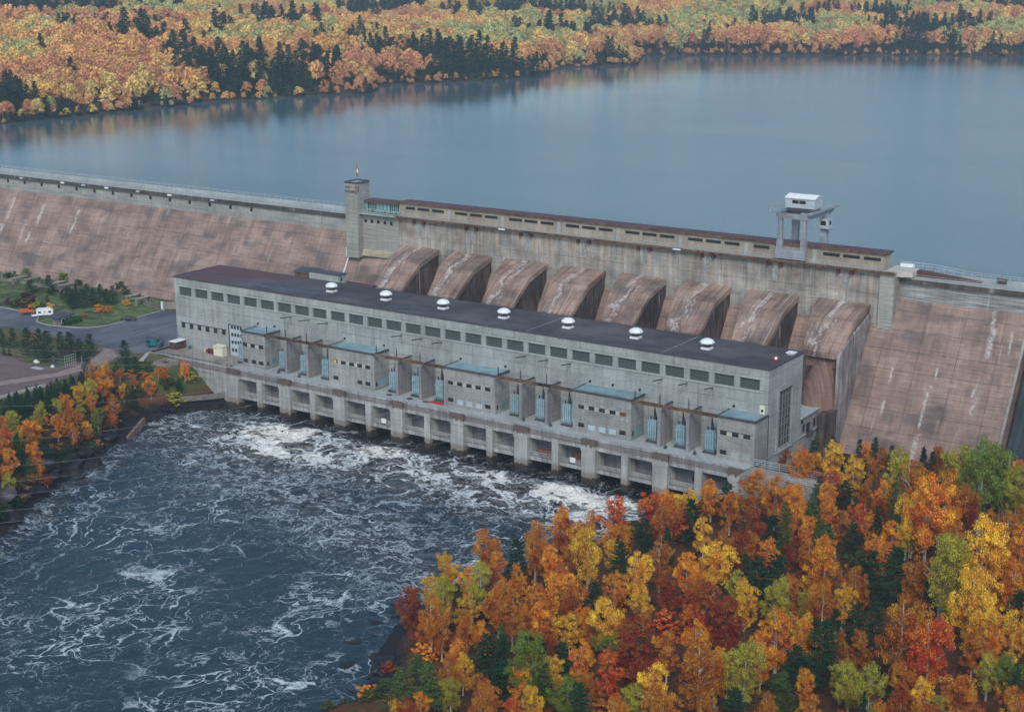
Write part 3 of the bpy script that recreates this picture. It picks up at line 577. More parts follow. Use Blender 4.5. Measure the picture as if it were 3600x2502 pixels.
for k, sx in enumerate((55.0, 115.0)):
    t = MB().box(sx - .75, sx + .75, -.28, -.18, 4.35, 4.75).box(sx - .75, sx + .75, -.28, -.18, 4.8, 5.15).box(sx - .85, sx + .85, -.28, -.18, 5.2, 5.6).build('notice_board', M_WHITE)
    tag(t, 'white notice board on the railing of the %s tailrace opening' % ['sixth', 'twelfth'][k], 'sign', 'white notice boards above the tailrace')
t = thing('rusty_tank', (105.6, 2, 3.7), 'brown rusty tank lying in the tailrace opening left of the right notice board', 'tank')
MB().cyl((103.4, 2, 4.6), (108.6, 2, 4.6), .8, n=12).build('shell', M_BRUSTY, t); MB().box(104.2, 104.7, 1.5, 2.5, 3.7, 4.0).box(107.2, 107.7, 1.5, 2.5, 3.7, 4.0).build('cradle', M_EDGE, t)
t = thing('rusty_screen', (114, 2.6, 3.7), 'brown rusty screen with a lifting frame behind the right-hand notice board', 'screen')
MB().box(112.9, 117.9, 2.4, 2.7, 3.7, 6.2).build('panel', M_BRUSTY, t); MB().bar((113, 2.3, 8.3), (114.8, 2.3, 6.2), .14, .14).bar((114.6, 2.3, 8.3), (116, 2.3, 6.2), .14, .14).build('frame', M_EDGE, t)
t = MB().cyl((147.2, 2.9, 5.3), (147.2, 3.15, 5.3), .65, n=14).build('drain_pipe', M_DARK); tag(t, 'dark round pipe mouth in the tailrace recess near the right end', 'pipe')
# right end fence and road slab
rd_ = MB().box(162.12, 184, -3.6, 3.2, 10.6, 11.2).box(162.12, 184, -3.6, -3.2, 3, 10.6); tag(rd_.build('access_road', M_PLAT), kind='structure')
r_ = MB(); rails(r_, [(162.2, 3.1, 11.2), (171, 3.1, 11.2), (183.5, 2.2, 11.2)], (.5, 1.0, 1.5, 1.9), .05, 2.2); tag(r_.build('guard_fence', M_PALE), 'white rail fence running from the right end of the powerhouse into the trees', 'fence')
r_ = MB(); rails(r_, [(173, -3.4, 11.2), (183.5, -3.4, 11.2)], (.5, 1.0, 1.5), .05, 2.2); tag(r_.build('guard_fence', M_PALE), 'white rail fence half hidden by orange trees, on the river side of the road', 'fence')
# ============================================================ low end building, yard behind the powerhouse
lb = thing('low_building', (156, 40, 11), 'low stained concrete building tucked between the powerhouse end and the dam', 'building')
MB().box(148, 161.9, 29.8, 49, 2, 15.7).build('wall', concrete('white_stained_wall', (.29, .285, .28), bw=6, rh=5, streak=.6, patch=.4, white=.5, rust=.2, dark=.2), lb)
MB().box(148, 162.3, 29.8, 44, 15.7, 15.95).build('roof', M_DECK, lb)
MB().box(161.9, 162.0, 34.3, 36.2, 11.3, 13.6).build('door', M_DARK, lb); MB().box(162.0, 163.0, 33.6, 37.4, 10.9, 11.2).build('balcony', M_EDGE, lb)
for yy in (32.0, 38.6, 31.0): MB().box(161.9, 162.0, yy, yy + 1, 11.8 if yy > 31.5 else 14.2, 13.8 if yy > 31.5 else 15).build('window', M_DARK, lb)
yd = MB().box(-33, 148, 29.85, 50, 8, 15.6); tag(yd.build('yard_floor', M_PLAT), kind='structure')
rh = thing('roof_house', (7, 31, ZR), 'small grey house with a dark flat roof behind the powerhouse roof', 'building')
MB().box(3.3, 14.6, 29.9, 33.5, 20, 35.1).build('wall', M_WALL, rh); MB().hull8([(3, 29.7, 35.1), (14.9, 29.7, 35.1), (14.9, 33.8, 35.1), (3, 33.8, 35.1)], [(3, 29.7, 35.3), (14.9, 29.7, 35.3), (14.9, 33.8, 35.3), (3, 33.8, 35.3)]).build('roof', M_EDGE, rh)
MB().box(14.6, 14.65, 31.0, 31.7, 33.3, 34.3).build('window', M_DARK, rh)
t = thing('dark_canopy', (-2, 35, 30), 'dark sloping canopy left of the small house behind the powerhouse roof', 'canopy')
MB().hull8([(-5.5, 32.5, 33.6), (3, 33, 33.6), (3, 37, 34.4), (-5.5, 37, 34.4)], [(-5.5, 32.5, 33.8), (3, 33, 33.8), (3, 37, 34.7), (-5.5, 37, 34.7)]).build('roof', M_EDGE, t)
MB().box(-5.2, 3, 33, 36.6, 20, 33.6).build('wall', M_RUSTBEAM, t)
t = thing('shed_roof', (20, 36, 26), 'low flat reddish shed behind the powerhouse, right of the small grey house', 'shed')
MB().box(8, 20, 34.5, 40.5, 16, 30.6).build('wall', M_MOUND, t); MB().box(7.6, 20.4, 34.1, 40.9, 30.6, 31.0).build('roof', M_MAROON, t)
# ============================================================ DAM
M_STRIP = plain('bluish_strip', (.29, .295, .29), .9, .4); M_DRIP = plain('lime_drip', (.42, .40, .37), .8, .3); M_GDOOR = plain('pale_door', (.36, .36, .35), .8)
def slope_y(z): return 66 - .62 * (33.3 - z)
DY = slope_y(39.8)
lab_d = {'l': 'left dam wing with square openings under its crest and a wide brown slope', 'r': 'right dam wing with a horizontal-ribbed crest wall and a brown slope striped white'}
for side, (xa, xb) in {'l': (-372, -10.05), 'r': (171.0, 204.4)}.items():
    t = thing('dam_wing', ((xa + xb) / 2, 60, 3), lab_d[side], 'dam')
    xe = xb if side == 'l' else 330
    if side == 'l': MB().prismx([(slope_y(0), 0), (DY, 39.8), (74, 39.8), (74, 0)], xa, -10.05).build('slope', M_SLOPE, t)
    else:
        sp_ = MB().prismx([(slope_y(-1), -1), (slope_y(33), 33), (74, 33), (74, -1)], 165.0, xb)
        sp_.prismx([(slope_y(33), 33), (DY, 39.8), (74, 39.8), (74, 33)], 171.0, xb); sp_.build('slope', M_SLOPE, t)
        MB().prismx([(slope_y(0) - .5, 0), (DY - .5, 39.8), (DY + .1, 39.8), (slope_y(0) + .1, 0)], xb, xb + .7).build('slope_coping', M_PLAT, t)
        MB().prismx([(slope_y(0) + 7, 0), (DY + 6, 41), (74, 41), (74, 0)], xb + .7, 232).build('sluice_chute', concrete('wet_shaded_concrete', (.04, .055, .065), bw=4, rh=6, slope=True, white=.35, streak=.8), t)  # chute colour holds both wet concrete and the shadow of the recess
        MB().box(232, 330, slope_y(-1), 74, -1, 41).build('right_abutment', M_SLOPE, t)
    cm = concrete('ribbed_crest_wall', (.27, .28, .275), bw=9.8, rh=30, streak=.25, board=1.1, patch=.4, dark=.3, boardf=2.4, white=.3) if side == 'r' else M_CREST
    MB().box(xa, xe, DY, 74.5, 39.8, 44.6).build('crest_wall', cm, t)
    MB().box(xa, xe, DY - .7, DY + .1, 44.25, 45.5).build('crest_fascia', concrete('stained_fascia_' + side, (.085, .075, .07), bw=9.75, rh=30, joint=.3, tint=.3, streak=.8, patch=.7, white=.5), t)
    MB().box(xa, xe, DY - .75, 75.3, 45.5, 45.75).box(xa, xe, DY + .1, 74.5, 44.6, 45.5).build('roadway', M_DECK, t)
    MB().box(xa, xe, 74.9, 75.3, 45.75, 46.7).build('parapet', M_DECK, t)
    r_ = MB(); rails(r_, [(xa if side == 'r' else -250, 75.1, 46.7), (min(xe, 260), 75.1, 46.7)], (.6, 1.1), .035, 2.4); r_.build('upstream_railing', M_RAIL, t)
    r_ = MB(); rails(r_, [(xa if side == 'r' else -250, DY - .6, 45.75), (min(xe, 260), DY - .6, 45.75)], (.5, 1.0), .035, 2.4); r_.build('crest_railing', M_RAIL, t)
    if side == 'l':
        for i in range(22):
            hx = -57.6 - 9.81 * i
            if hx > -250: MB().box(hx - .55, hx + .55, DY - .06, DY, 42.4, 43.7).build('opening', M_DARK, t)
        for i, hx in enumerate((-176, -152.5, -141, -128.5, -112, -96, -75)): MB().box(hx - .9, hx + .9, DY - 1.1, DY - .72, 44.6, 45.2).build('pale_patch', M_WHITE if i % 2 else M_PALE, t)
        MB().bar((-10.8, slope_y(33.8) - .35, 33.8), (-10.8, slope_y(15) - .35, 15), .55, .3).box(-11.9, -10.2, slope_y(33) - .9, slope_y(33), 32.4, 35.4).build('drain_trough', M_LIME, t)
# gate section
gd = thing('intake_dam', (80, 68, 30), 'tall stained concrete intake wall carrying the gatehouse walkway', 'dam')
MB().box(-5, 171, 66, 74.5, 32, 47.2).box(-10.05, -5, 66, 74.5, 32, 47.2).build('face_wall', M_DAM, gd)
MB().prismx([(slope_y(0), 0), (slope_y(33.5), 33.5), (74, 33.5), (74, 0)], -10.05, 165.0).build('lower_slope', M_SLOPE, gd)
MB().box(-5, 9.4, 65.6, 66, 35.2, 47.0).build('end_bay', M_TOWER, gd)
MB().hull8([(-5, 64.6, 33.6), (9.4, 65.6, 33.6), (9.4, 66, 33.6), (-5, 66, 33.6)], [(-5, 65.4, 35.6), (9.4, 65.4, 35.9), (9.4, 66, 35.9), (-5, 66, 35.6)]).build('cream_footing', plain('cream_concrete', (.40, .34, .24), .9, .3), gd)
MB().box(167.2, 171, 65.2, 66, 32.4, 47.0).build('end_buttress', M_TOWER, gd)
MB().box(-7.5, 171.3, 64.6, 66.2, 47.2, 47.6).build('walkway', M_DECK, gd)
MB().box(-7.5, 171.3, 64.45, 64.6, 47.0, 47.62).build('walkway_edge', M_RUSTBEAM, gd)
MB().box(-7, 9.4, 63.7, 64.6, 47.2, 47.6).build('balcony', M_DECK, gd)
r_ = MB(); rails(r_, [(-7.3, 63.8, 47.6), (9.3, 63.8, 47.6), (9.4, 64.6, 47.6), (171.2, 64.6, 47.6)], (.55, 1.1), .045, 2.5); r_.build('railing', M_RAIL, gd)
for k in range(8):
    for dx in (-1.85, 1.85): MB().box(20 * k + 17.5 + dx - .42, 20 * k + 17.5 + dx + .42, 65.1, 66, 45.7, 47.0).build('corbel', M_BROWNP, gd)
    x = 20 * k + 17.6; MB().box(x - .16, x + .16, 65.85, 66, 38.4, 41.2).build('drip_pipe', M_DRIP, gd) if k in (0, 1, 7) else None
    x = 20 * k + 17.6; MB().box(x - .7, x + .7, 65.93, 66, 41.6, 46.9).build('pale_strip', M_STRIP, gd)
for i, hx in enumerate((-3.79, -1.23, 1.35, 3.99, 6.59)): MB().box(hx - .5, hx + .5, 65.55, 65.6, 44.3, 45.35).build('opening', M_DARK, gd)
for cx_ in (49.5, 108.5): MB().box(cx_ - 1.2, cx_ + 1.2, 64.36, 64.45, 47.1, 47.5).build('white_plate', M_WHITE, gd)
# gatehouse
gh = thing('gatehouse', (88, 69, 47.6), 'very long low gatehouse with strip windows and a maroon roof along the dam top', 'building')
MB().box(9.4, 167.7, 66.4, 71.2, 47.3, 51.75).build('wall', M_GHOUSE, gh)
MB().box(9.2, 168.0, 66.0, 71.6, 51.75, 52.0).build('roof', M_MAROON, gh)
MB().box(9.1, 168.1, 65.85, 66.0, 51.6, 52.02).box(168.0, 168.15, 66.0, 71.6, 51.6, 52.02).build('gutter', M_RUSTBEAM, gh)
for k in range(8):
    for j_, ox_ in enumerate((10.9, 16.45, 22.1)):
        a = 20 * k + ox_
        if k == 6 and j_ in (1, 2): continue
        if k == 7 and j_ == 3: continue
        wd_ = MB().box(a + (1 if k == 0 and j_ == 0 else 0), a + 4.6, 66.36, 66.4, 49.8, 50.65).build('window', M_PANE, gh)
        MB().box(a, a + 4.6, 66.3, 66.4, 49.68, 49.8).build('sill', M_GHOUSE, wd_)
    if k < 7: MB().box(20 * k + 28.0, 20 * k + 29.1, 66.3, 66.4, 47.6, 51.0).build('door', M_GDOOR, gh)
gl = thing('glazed_link', (2, 69, 47.6), 'glass-fronted link with a maroon roof between the flag tower and the gatehouse', 'building')
MB().hull8([(-5.2, 67.6, 47.6), (9.35, 67.6, 47.6), (9.35, 67.9, 47.6), (-5.2, 67.9, 47.6)], [(-5.2, 66.9, 50.7), (9.35, 66.9, 50.7), (9.35, 67.2, 50.7), (-5.2, 67.2, 50.7)]).build('glass_front', M_CURTAIN, gl)
MB().box(-4.9, 9.35, 68.6, 71.2, 47.3, 50.7).build('back_wall', M_GHOUSE, gl)
MB().box(-5.6, 9.15, 66.2, 71.6, 50.7, 51.3).build('roof', M_MAROON, gl)
MB().bar((-5.3, 67.4, 47.6), (-5.6, 66.4, 50.7), .3, .3).build('end_strut', M_PALE, gl)
# tower
tw = thing('tower', (-7.5, 66, 34), 'square concrete tower with dark lettering and a flagpole on top', 'tower')
MB().box(-10.0, -4.95, 63.1, 69.2, 33, 56.7).build('shaft', M_TOWER, tw)
MB().box(-10.1, -4.85, 63.0, 63.3, 56.7, 57.3).box(-10.1, -4.85, 69.0, 69.3, 56.7, 57.3).box(-10.1, -9.8, 63.3, 69.0, 56.7, 57.3).box(-5.15, -4.85, 63.3, 69.0, 56.7, 57.3).build('parapet', M_EDGE, tw)
MB().box(-9.8, -5.15, 63.3, 69.0, 56.7, 56.85).build('roof', M_PALE, tw)
MB().box(-5.6, -5.2, 63.06, 63.1, 53.2, 56.3).box(-4.95, -4.91, 63.4, 63.9, 54, 56).build('rust_streak', M_BRUSTY, tw)
def words(txt, loc, h, mat, parent, name='lettering'):
    cu = bpy.data.curves.new(name, 'FONT'); cu.body = txt; cu.size = h * 1.4; cu.extrude = .04; cu.space_character = 1.05
    o = bpy.data.objects.new('tmp', cu); COL.objects.link(o); dg = bpy.context.evaluated_depsgraph_get(); me = bpy.data.meshes.new_from_object(o.evaluated_get(dg))
    bpy.data.objects.remove(o); me.transform(Matrix.Rotation(R(90), 4, 'X')); wx = max(v.co.x for v in me.vertices) - min(v.co.x for v in me.vertices)
    off = wpos(parent); l = link(name, me, mat, parent); l.location = Vector(loc) - off; return l, wx
words('DES', (-9.75, 63.05, 55.1), .75, M_INSUL, tw); l_, wx = words('JOACHIMS', (-9.75, 63.05, 53.75), .72, M_INSUL, tw); l_.scale.x = min(1, 3.9 / wx)
fp = thing('flagpole', (-7.4, 66, 56.8), 'thin flagpole with a limp red and white flag on the tower roof', 'flagpole')
MB().cyl((-7.4, 66, 56.8), (-7.4, 66, 64.0), .09, .05).build('pole', M_GREYB, fp)
fl = MB()
for a in range(3):
    z1, z0 = 62.4 - a * 1.1, 62.4 - (a + 1) * 1.1; ox_ = .08 * a
    fl.add([(-7.3, 66, z1), (-7.15 + ox_, 65.85, z1 - .25), (-6.95 + ox_, 66.05, z1 - .5), (-7.3 + ox_ * .5, 66, z0), (-7.12 + ox_, 65.85, z0 - .25), (-6.92 + ox_, 66.05, z0 - .5)], [(0, 1, 4, 3), (1, 2, 5, 4)], 1 if a == 1 else 0)
flo = fl.build('flag', [M_RED, M_WHITE], fp); sm = flo.modifiers.new('thick', 'SOLIDIFY'); sm.thickness = .05
# penstock blocks
for k in range(8):
    xr = 20 * k + 24.9; xl = 20 * k + 10.0; xlb = 20 * k + 14.6
    t = thing('penstock_block', (xr - 7, 58, 16), '%s brown sloping penstock block from the flag tower, standing out from the intake wall' % (ORD + ['sixth', 'seventh', 'eighth'])[k] if k < 7 else 'last brown penstock block, its mound visible beyond the powerhouse end', 'penstock block', 'brown penstock blocks below the intake wall')
    pf = [(66, 38.4, xl), (61, 37.0, xl + 1.2), (56.1, 35.6, xl + 2.4), (51.5, 32.2, xl + 3.5), (47, 28.95, xlb)]
    n = len(pf); vs = []
    for y, z, x in pf: vs += [(x, y, z), (xr, y, z), (xr, y, z - 1.5), (x, y, z - 1.5)]
    fs = [(4 * i + a, 4 * i + (a + 1) % 4, 4 * (i + 1) + (a + 1) % 4, 4 * (i + 1) + a) for i in range(n - 1) for a in range(4)] + [(3, 2, 1, 0), (4 * n - 4, 4 * n - 3, 4 * n - 2, 4 * n - 1)]
    MB().add(vs, fs).build('cover_slab', M_BLOCK, t)
    vs = []
    for y, z, x in pf[:-1]: vs.append((y, z - 1.5))
    body = [(66, 14), (66, 36.9)] + vs[1:] + [(48.6, 28.7), (48.6, 14)]
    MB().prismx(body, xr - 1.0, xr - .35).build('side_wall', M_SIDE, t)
    MB().prismx([(66, 14), (66, 36.7), (56.1, 33.6), (50.6, 29.6), (50.6, 14)], xl + 5, xr - 1.0).build('core', M_MOUND, t)
    MB().box(xlb + .6, xr - 1.0, 48.3, 50.6, 24.6, 28.55).build('lip_wall', M_MOUND, t)
    # rounded mound in front, half a tapered cone
    cx_ = (xlb + xr) / 2 - .2; mb = MB(); N = 12; L = []
    for z, rx_, ry_ in ((14, 5.6, 10.5), (17.5, 5.3, 9.2), (21, 4.6, 7.2), (24, 3.4, 4.8), (26.2, 1.9, 2.6), (26.9, .6, 1.0)):
        L.append([(cx_ + rx_ * math.cos(math.pi * i / N + math.pi), 50.6 + ry_ * math.sin(math.pi * i / N + math.pi), z) for i in range(N + 1)])
    vs = [p for r0 in L for p in r0]; m1 = N + 1
    mb.add(vs, [(j * m1 + i, j * m1 + i + 1, (j + 1) * m1 + i + 1, (j + 1) * m1 + i) for j in range(len(L) - 1) for i in range(N)])
    mb.build('mound', M_MOUND, t, smooth=True)
# end side wall of the last bay
t = MB().prismx([(45.5, 2), (45.5, 28.5), (51, 31.5), (66, 36), (66, 2)], 164.4, 165.2).build('training_wall', concrete('bright_stained_wall', (.30, .28, .27), bw=30, rh=30, streak=.8, patch=.5, white=.9, rust=.5, dark=.3))
tag(t, 'pale wall with long white and rust streaks between the last penstock block and the right slope', 'wall')
t = MB().box(162.6, 165.2, 40, 45.5, 1, 15.0).build('stained_pier', M_SIDE); tag(t, 'short stained pier at the foot of the streaked wall, behind the low building', 'pier')
# ramp at the right end of the gate section
t = thing('crest_ramp', (175, 68, 45.7), 'pale ramp and walkway stepping down from the gatehouse end to the right crest', 'ramp')
MB().hull8([(168.2, 65, 46.4), (174.5, 68.8, 46.0), (174.5, 74.4, 46.0), (168.2, 74.4, 46.4)], [(168.2, 65, 47.7), (174.5, 68.8, 47.4), (174.5, 74.4, 47.4), (168.2, 74.4, 47.7)]).build('slab', plain('pale_slab', (.50, .47, .42), .85, .2), t)
MB().hull8([(174.5, 72, 45.76), (191, 72.8, 45.76), (191, 74.4, 45.76), (174.5, 74.4, 45.76)], [(174.5, 72, 47.3), (191, 72.8, 45.9), (191, 74.4, 45.9), (174.5, 74.4, 47.3)]).build('side_beam', M_BROWNP, t)
MB().box(169.5, 173.0, 73.2, 74.4, 47.65, 48.5).build('cover_box', M_WHITE, t)
r_ = MB(); rails(r_, [(169, 74.8, 47.4), (178, 74.8, 47.4), (186, 74.8, 46.7)], (.7, 1.4), .05, 2.5); r_.build('railing', M_PALE, t)
t = thing('hoist_frame', (196, 74, 46), 'small dark winch frame on the right dam crest', 'winch'); MB().bar((195, 73.8, 45.75), (195, 73.8, 47.4), .2, .2).bar((197, 73.8, 45.75), (197, 73.8, 47.2), .2, .2).bar((194.6, 73.8, 47.3), (197.4, 73.8, 47.1), .25, .25).build('frame', M_EDGE, t); MB().cyl((195.3, 73.8, 46.4), (196.8, 73.8, 46.4), .4, n=10).build('drum', M_BRUSTY, t)
# ============================================================ GANTRY CRANE
cr = thing('gantry_crane', (142.2, 70.5, 47.6), 'grey gantry crane with a white machine house straddling the gatehouse', 'crane')
MB().hull8([(137.6, 64.7, 48.0), (146.6, 64.7, 48.0), (146.6, 66.1, 48.0), (137.6, 66.1, 48.0)], [(138.0, 64.8, 50.6), (146.4, 64.8, 50.6), (146.4, 66.0, 50.6), (138.0, 66.0, 50.6)]).build('sill_beam', M_STEEL, cr)
bg_ = MB()
for xx in (138.2, 140.6, 143.6, 145.9): bg_.cyl((xx, 65.0, 47.98), (xx, 65.5, 47.98), .35, n=10)
bg_.build('wheel', M_EDGE, cr)
def leg(xc, yc, z0, z1, w0, w1, d0=1.1): 
    MB().hull8([(xc - w0, yc - d0 / 2, z0), (xc + w0, yc - d0 / 2, z0), (xc + w0, yc + d0 / 2, z0), (xc - w0, yc + d0 / 2, z0)], [(xc - w1, yc - d0 / 2, z1), (xc + w1, yc - d0 / 2, z1), (xc + w1, yc + d0 / 2, z1), (xc - w1, yc + d0 / 2, z1)]).build('leg', M_STEEL, cr)
leg(138.9, 65.4, 50.6, 58.8, .85, .5); leg(145.7, 65.4, 50.6, 58.8, .85, .55); leg(138.0, 77.5, 45.75, 58.6, .75, 1.0, 1.4); leg(146.4, 77.5, 45.75, 58.6, 1.0, .8, 1.4)
MB().box(137.9, 146.7, 64.7, 65.3, 58.8, 60.2).build('cross_girder', M_STEEL, cr); MB().box(137.6, 147.0, 77.1, 77.9, 58.6, 60.0).build('cross_girder', M_STEEL, cr)
MB().box(137.7, 138.3, 65.3, 77.1, 58.9, 60.1).prismx([(65.3, 58.9), (65.3, 60.1), (83.4, 60.1), (83.4, 59.6), (80.6, 58.6), (74, 58.4)], 146.1, 146.7).box(137.7, 138.3, 77.9, 80, 59.0, 60.1).build('main_girder', M_STEEL, cr)
MB().box(136.9, 138.4, 62.9, 80.2, 60.1, 60.25).box(145.7, 147.6, 64.9, 84.0, 60.1, 60.25).build('walkway', M_STEEL, cr)
r_ = MB(); rails(r_, [(136.7, 63, 60.25), (136.7, 80, 60.25)], (.6, 1.1), .04); rails(r_, [(147.5, 65, 60.25), (147.5, 84, 60.25)], (.6, 1.1), .04); r_.build('railing', M_RAIL, cr)
ch = MB(); x0, x1 = 138.3, 146.7
ch.prismx([(69.2, 61.1), (69.2, 63.7), (71.8, 64.4), (74.4, 63.7), (74.4, 61.1)], x0, x1); hs = ch.build('machine_house', M_PALE, cr)
MB().hull8([(x0 - .15, 68.9, 63.65), (x1 + .15, 68.9, 63.65), (x1 + .15, 71.8, 64.42), (x0 - .15, 71.8, 64.42)], [(x0 - .15, 68.9, 63.85), (x1 + .15, 68.9, 63.85), (x1 + .15, 71.8, 64.62), (x0 - .15, 71.8, 64.62)]).hull8([(x0 - .15, 71.8, 64.42), (x1 + .15, 71.8, 64.42), (x1 + .15, 74.7, 63.65), (x0 - .15, 74.7, 63.65)], [(x0 - .15, 71.8, 64.62), (x1 + .15, 71.8, 64.62), (x1 + .15, 74.7, 63.85), (x0 - .15, 74.7, 63.85)]).build('roof', M_WHITE, hs)
for a in (140.3, 142.3): MB().box(a, a + 1.8, 69.15, 69.2, 62.3, 63.2).build('window', M_PANE, hs)
MB().box(x0 + .6, x1 - .5, 69.4, 74.2, 60.25, 61.1).build('trolley_frame', M_EDGE, cr)
oc = MB().box(145.3, 147.9, 76.2, 79.0, 55.2, 57.6).build('operator_cabin', M_PALE, cr); MB().box(145.7, 147.2, 76.15, 76.2, 55.9, 57.1).box(147.9, 147.95, 76.8, 78.2, 56, 57).build('window', M_PANE, oc); MB().box(145.0, 148.6, 75.8, 79.4, 55.0, 55.2).build('platform', M_STEEL, oc)
# ============================================================ LEFT BANK SITE
ZL = 11.8
lot = [(-240, 14), (-125, 13.3), (-114.7, 13.0), (-106, 12.8), (-101.6, 12.4), (-99, 11), (-93.1, 5.5), (-90, 4.9), (-86, 4.6), (-81.3, 5.6), (-76.6, 7.0), (-72.6, 9.6), (-70.4, 13.5), (-70.0, 20), (-70.3, 25), (-71, 33), (-71.5, 41), (-33.6, 41), (-33.6, -1.5), (-35, -5), (-47, -4.6), (-53, -3.8), (-70, -3.8), (-87, -3.9), (-99, -4.4), (-125, -3), (-240, -2)]
sheet('parking_lot', lot, ZL + .06, M_ASPH)
def strip(name, pts, hw, h, z, mat):
    mb = MB()
    for a, b in zip(pts[:-1], pts[1:]): mb.bar((a[0], a[1], z + h / 2), (b[0], b[1], z + h / 2), hw * 2, h)
    return mb.build(name, mat)
tag(strip('kerb', lot[1:17], .18, .22, ZL + .02, M_PATH), kind='structure')
M_LAWN = plain('autumn_lawn', (.095, .135, .045), .95, .75, .35)
sheet('lawn', [(-200, 48), (-200, 14.4), (-125, 13.6), (-114.7, 13.3), (-106, 13.1), (-101.4, 12.7), (-98.6, 11.2), (-93, 5.9), (-86, 5.0), (-81.3, 6.0), (-76.8, 7.4), (-72.9, 10), (-70.8, 13.7), (-70.4, 20), (-70.7, 25), (-71.4, 33), (-71.9, 41), (-72, 50)], ZL + .10, M_LAWN, .08)
yardp = [(-68.6, -28), (-57.4, -29.8), (-50, -30.5), (-46.6, -30), (-42, -28), (-43.5, -21), (-46.7, -12.3), (-50, -5.2), (-44.3, -4.7), (-38, -8), (-34.4, -13), (-30.5, -24.6), (-31.2, -31.2), (-29.5, -46), (-30.2, -60), (-36, -85), (-110, -85), (-110, -28)]
sheet('gravel_yard', yardp, ZL + .09, M_GRAVEL)
sheet('gravel_track', [(-45.5, -5.5), (-38.5, -9), (-35.4, -14), (-33.5, -25), (-33.5, -34), (-38, -46), (-44, -60), (-47, -59), (-42.5, -45), (-37.5, -33), (-38.5, -25), (-41.3, -16), (-47.8, -6.2)], ZL + .13, M_TRACK, .03)
t = strip('concrete_kerb_wall', [(-29.0, -44), (-29.6, -60), (-34, -80)], .35, .7, ZL, M_PATH); tag(t, 'pale low concrete kerb wall along the river side of the gravel yard', 'kerb wall')
sheet('footpath', [(-33.6, -2.4), (-32.4, -2.4), (-26.4, -10.4), (-28.2, -10.6)], ZL + .12, M_PATH)
# guard hut
t = thing('guard_hut', (-83, 8, ZL), 'small stone guard hut with a flat dark roof and white window frames', 'hut')
MB().hull8([(-85.6, 5.6, ZL), (-81.9, 5.9, ZL), (-83.0, 11.6, ZL), (-86.6, 11.2, ZL)], [(-85.6, 5.6, ZL + 2.7), (-81.9, 5.9, ZL + 2.7), (-83.0, 11.6, ZL + 2.7), (-86.6, 11.2, ZL + 2.7)]).build('wall', M_STONE, t)
MB().hull8([(-87.4, 4.8, ZL + 2.7), (-81.2, 4.6, ZL + 2.7), (-82.4, 12.3, ZL + 2.7), (-88.3, 12.2, ZL + 2.7)], [(-87.4, 4.8, ZL + 2.95), (-81.2, 4.6, ZL + 2.95), (-82.4, 12.3, ZL + 2.95), (-88.3, 12.2, ZL + 2.95)]).build('roof', M_EDGE, t)
for u in (.06, .38, .68):
    x = -81.9 - 1.1 * u; y = 5.9 + 5.7 * u; wd_ = MB().bar((x + .08, y, ZL + 1.75), (x - .22, y + 1.45, ZL + 1.75), .16, 1.5).build('window', M_WHITE, t); MB().bar((x + .15, y + .2, ZL + 1.75), (x - .07, y + 1.25, ZL + 1.75), .16, 1.15).build('pane', M_PANE, wd_)
# vehicles
def wheels(t, pts, r, ax, w_=.3):
    for p in pts:
        wl = MB().cyl((p[0] - ax[0] * w_ / 2, p[1] - ax[1] * w_ / 2, ZL + .06 + r), (p[0] + ax[0] * w_ / 2, p[1] + ax[1] * w_ / 2, ZL + .06 + r), r, n=14).build('wheel', M_TYRE, t)
        MB().cyl((p[0] - ax[0] * (w_ / 2 + .02), p[1] - ax[1] * (w_ / 2 + .02), ZL + .06 + r), (p[0] + ax[0] * (w_ / 2 + .02), p[1] + ax[1] * (w_ / 2 + .02), ZL + .06 + r), r * .5, n=10).build('rim', M_GREYB, wl)
def frame(c, ang):
    ca, sa = math.cos(R(ang)), math.sin(R(ang)); return lambda u, v, z: (c[0] + ca * u - sa * v, c[1] + sa * u + ca * v, ZL + .06 + z)
def fbox(mb, F, u0, u1, v0, v1, z0, z1, iu=0., iv=0.):
    return mb.hull8([F(u0, v0, z0), F(u1, v0, z0), F(u1, v1, z0), F(u0, v1, z0)], [F(u0 + iu, v0 + iv, z1), F(u1 - iu, v0 + iv, z1), F(u1 - iu, v1 - iv, z1), F(u0 + iu, v1 - iv, z1)])
def axis(F): a, b = F(0, 0, 0), F(0, 1, 0); return (b[0] - a[0], b[1] - a[1])
F = frame((-69.8, 23.6), 38); t = thing('parked_car', F(0, 0, 0), 'dark green car parked on the asphalt beside the lawn edge', 'car')
b_ = MB(); fbox(b_, F, -2.5, 2.5, -.95, .95, .32, .72); fbox(b_, F, -2.45, 2.45, -.93, .93, .72, .92, .15, .06); b_.build('body', M_CARG, t)
b_ = MB(); fbox(b_, F, -1.5, 1.2, -.88, .88, .92, 1.42, .5, .14); b_.build('glasshouse', M_PANE, t); b_ = MB(); fbox(b_, F, -1.0, .7, -.74, .74, 1.42, 1.48); b_.build('roof', M_CARG, t)
wheels(t, [F(-1.55, -.9, 0), F(1.5, -.9, 0), F(-1.55, .9, 0), F(1.5, .9, 0)], .34, axis(F), .22)
for v in (-.7, .7): b_ = MB(); fbox(b_, F, 2.48, 2.54, v - .15, v + .15, .55, .7); b_.build('headlight', M_WHITE, t)
F = frame((-104.6, 10.8), 52); t = thing('parked_truck', F(0, 0, 0), 'bright orange dump truck parked at the lawn edge', 'truck')
b_ = MB(); fbox(b_, F, -2.0, 2.2, -.6, .6, .7, .95); b_.build('chassis', M_EDGE, t)
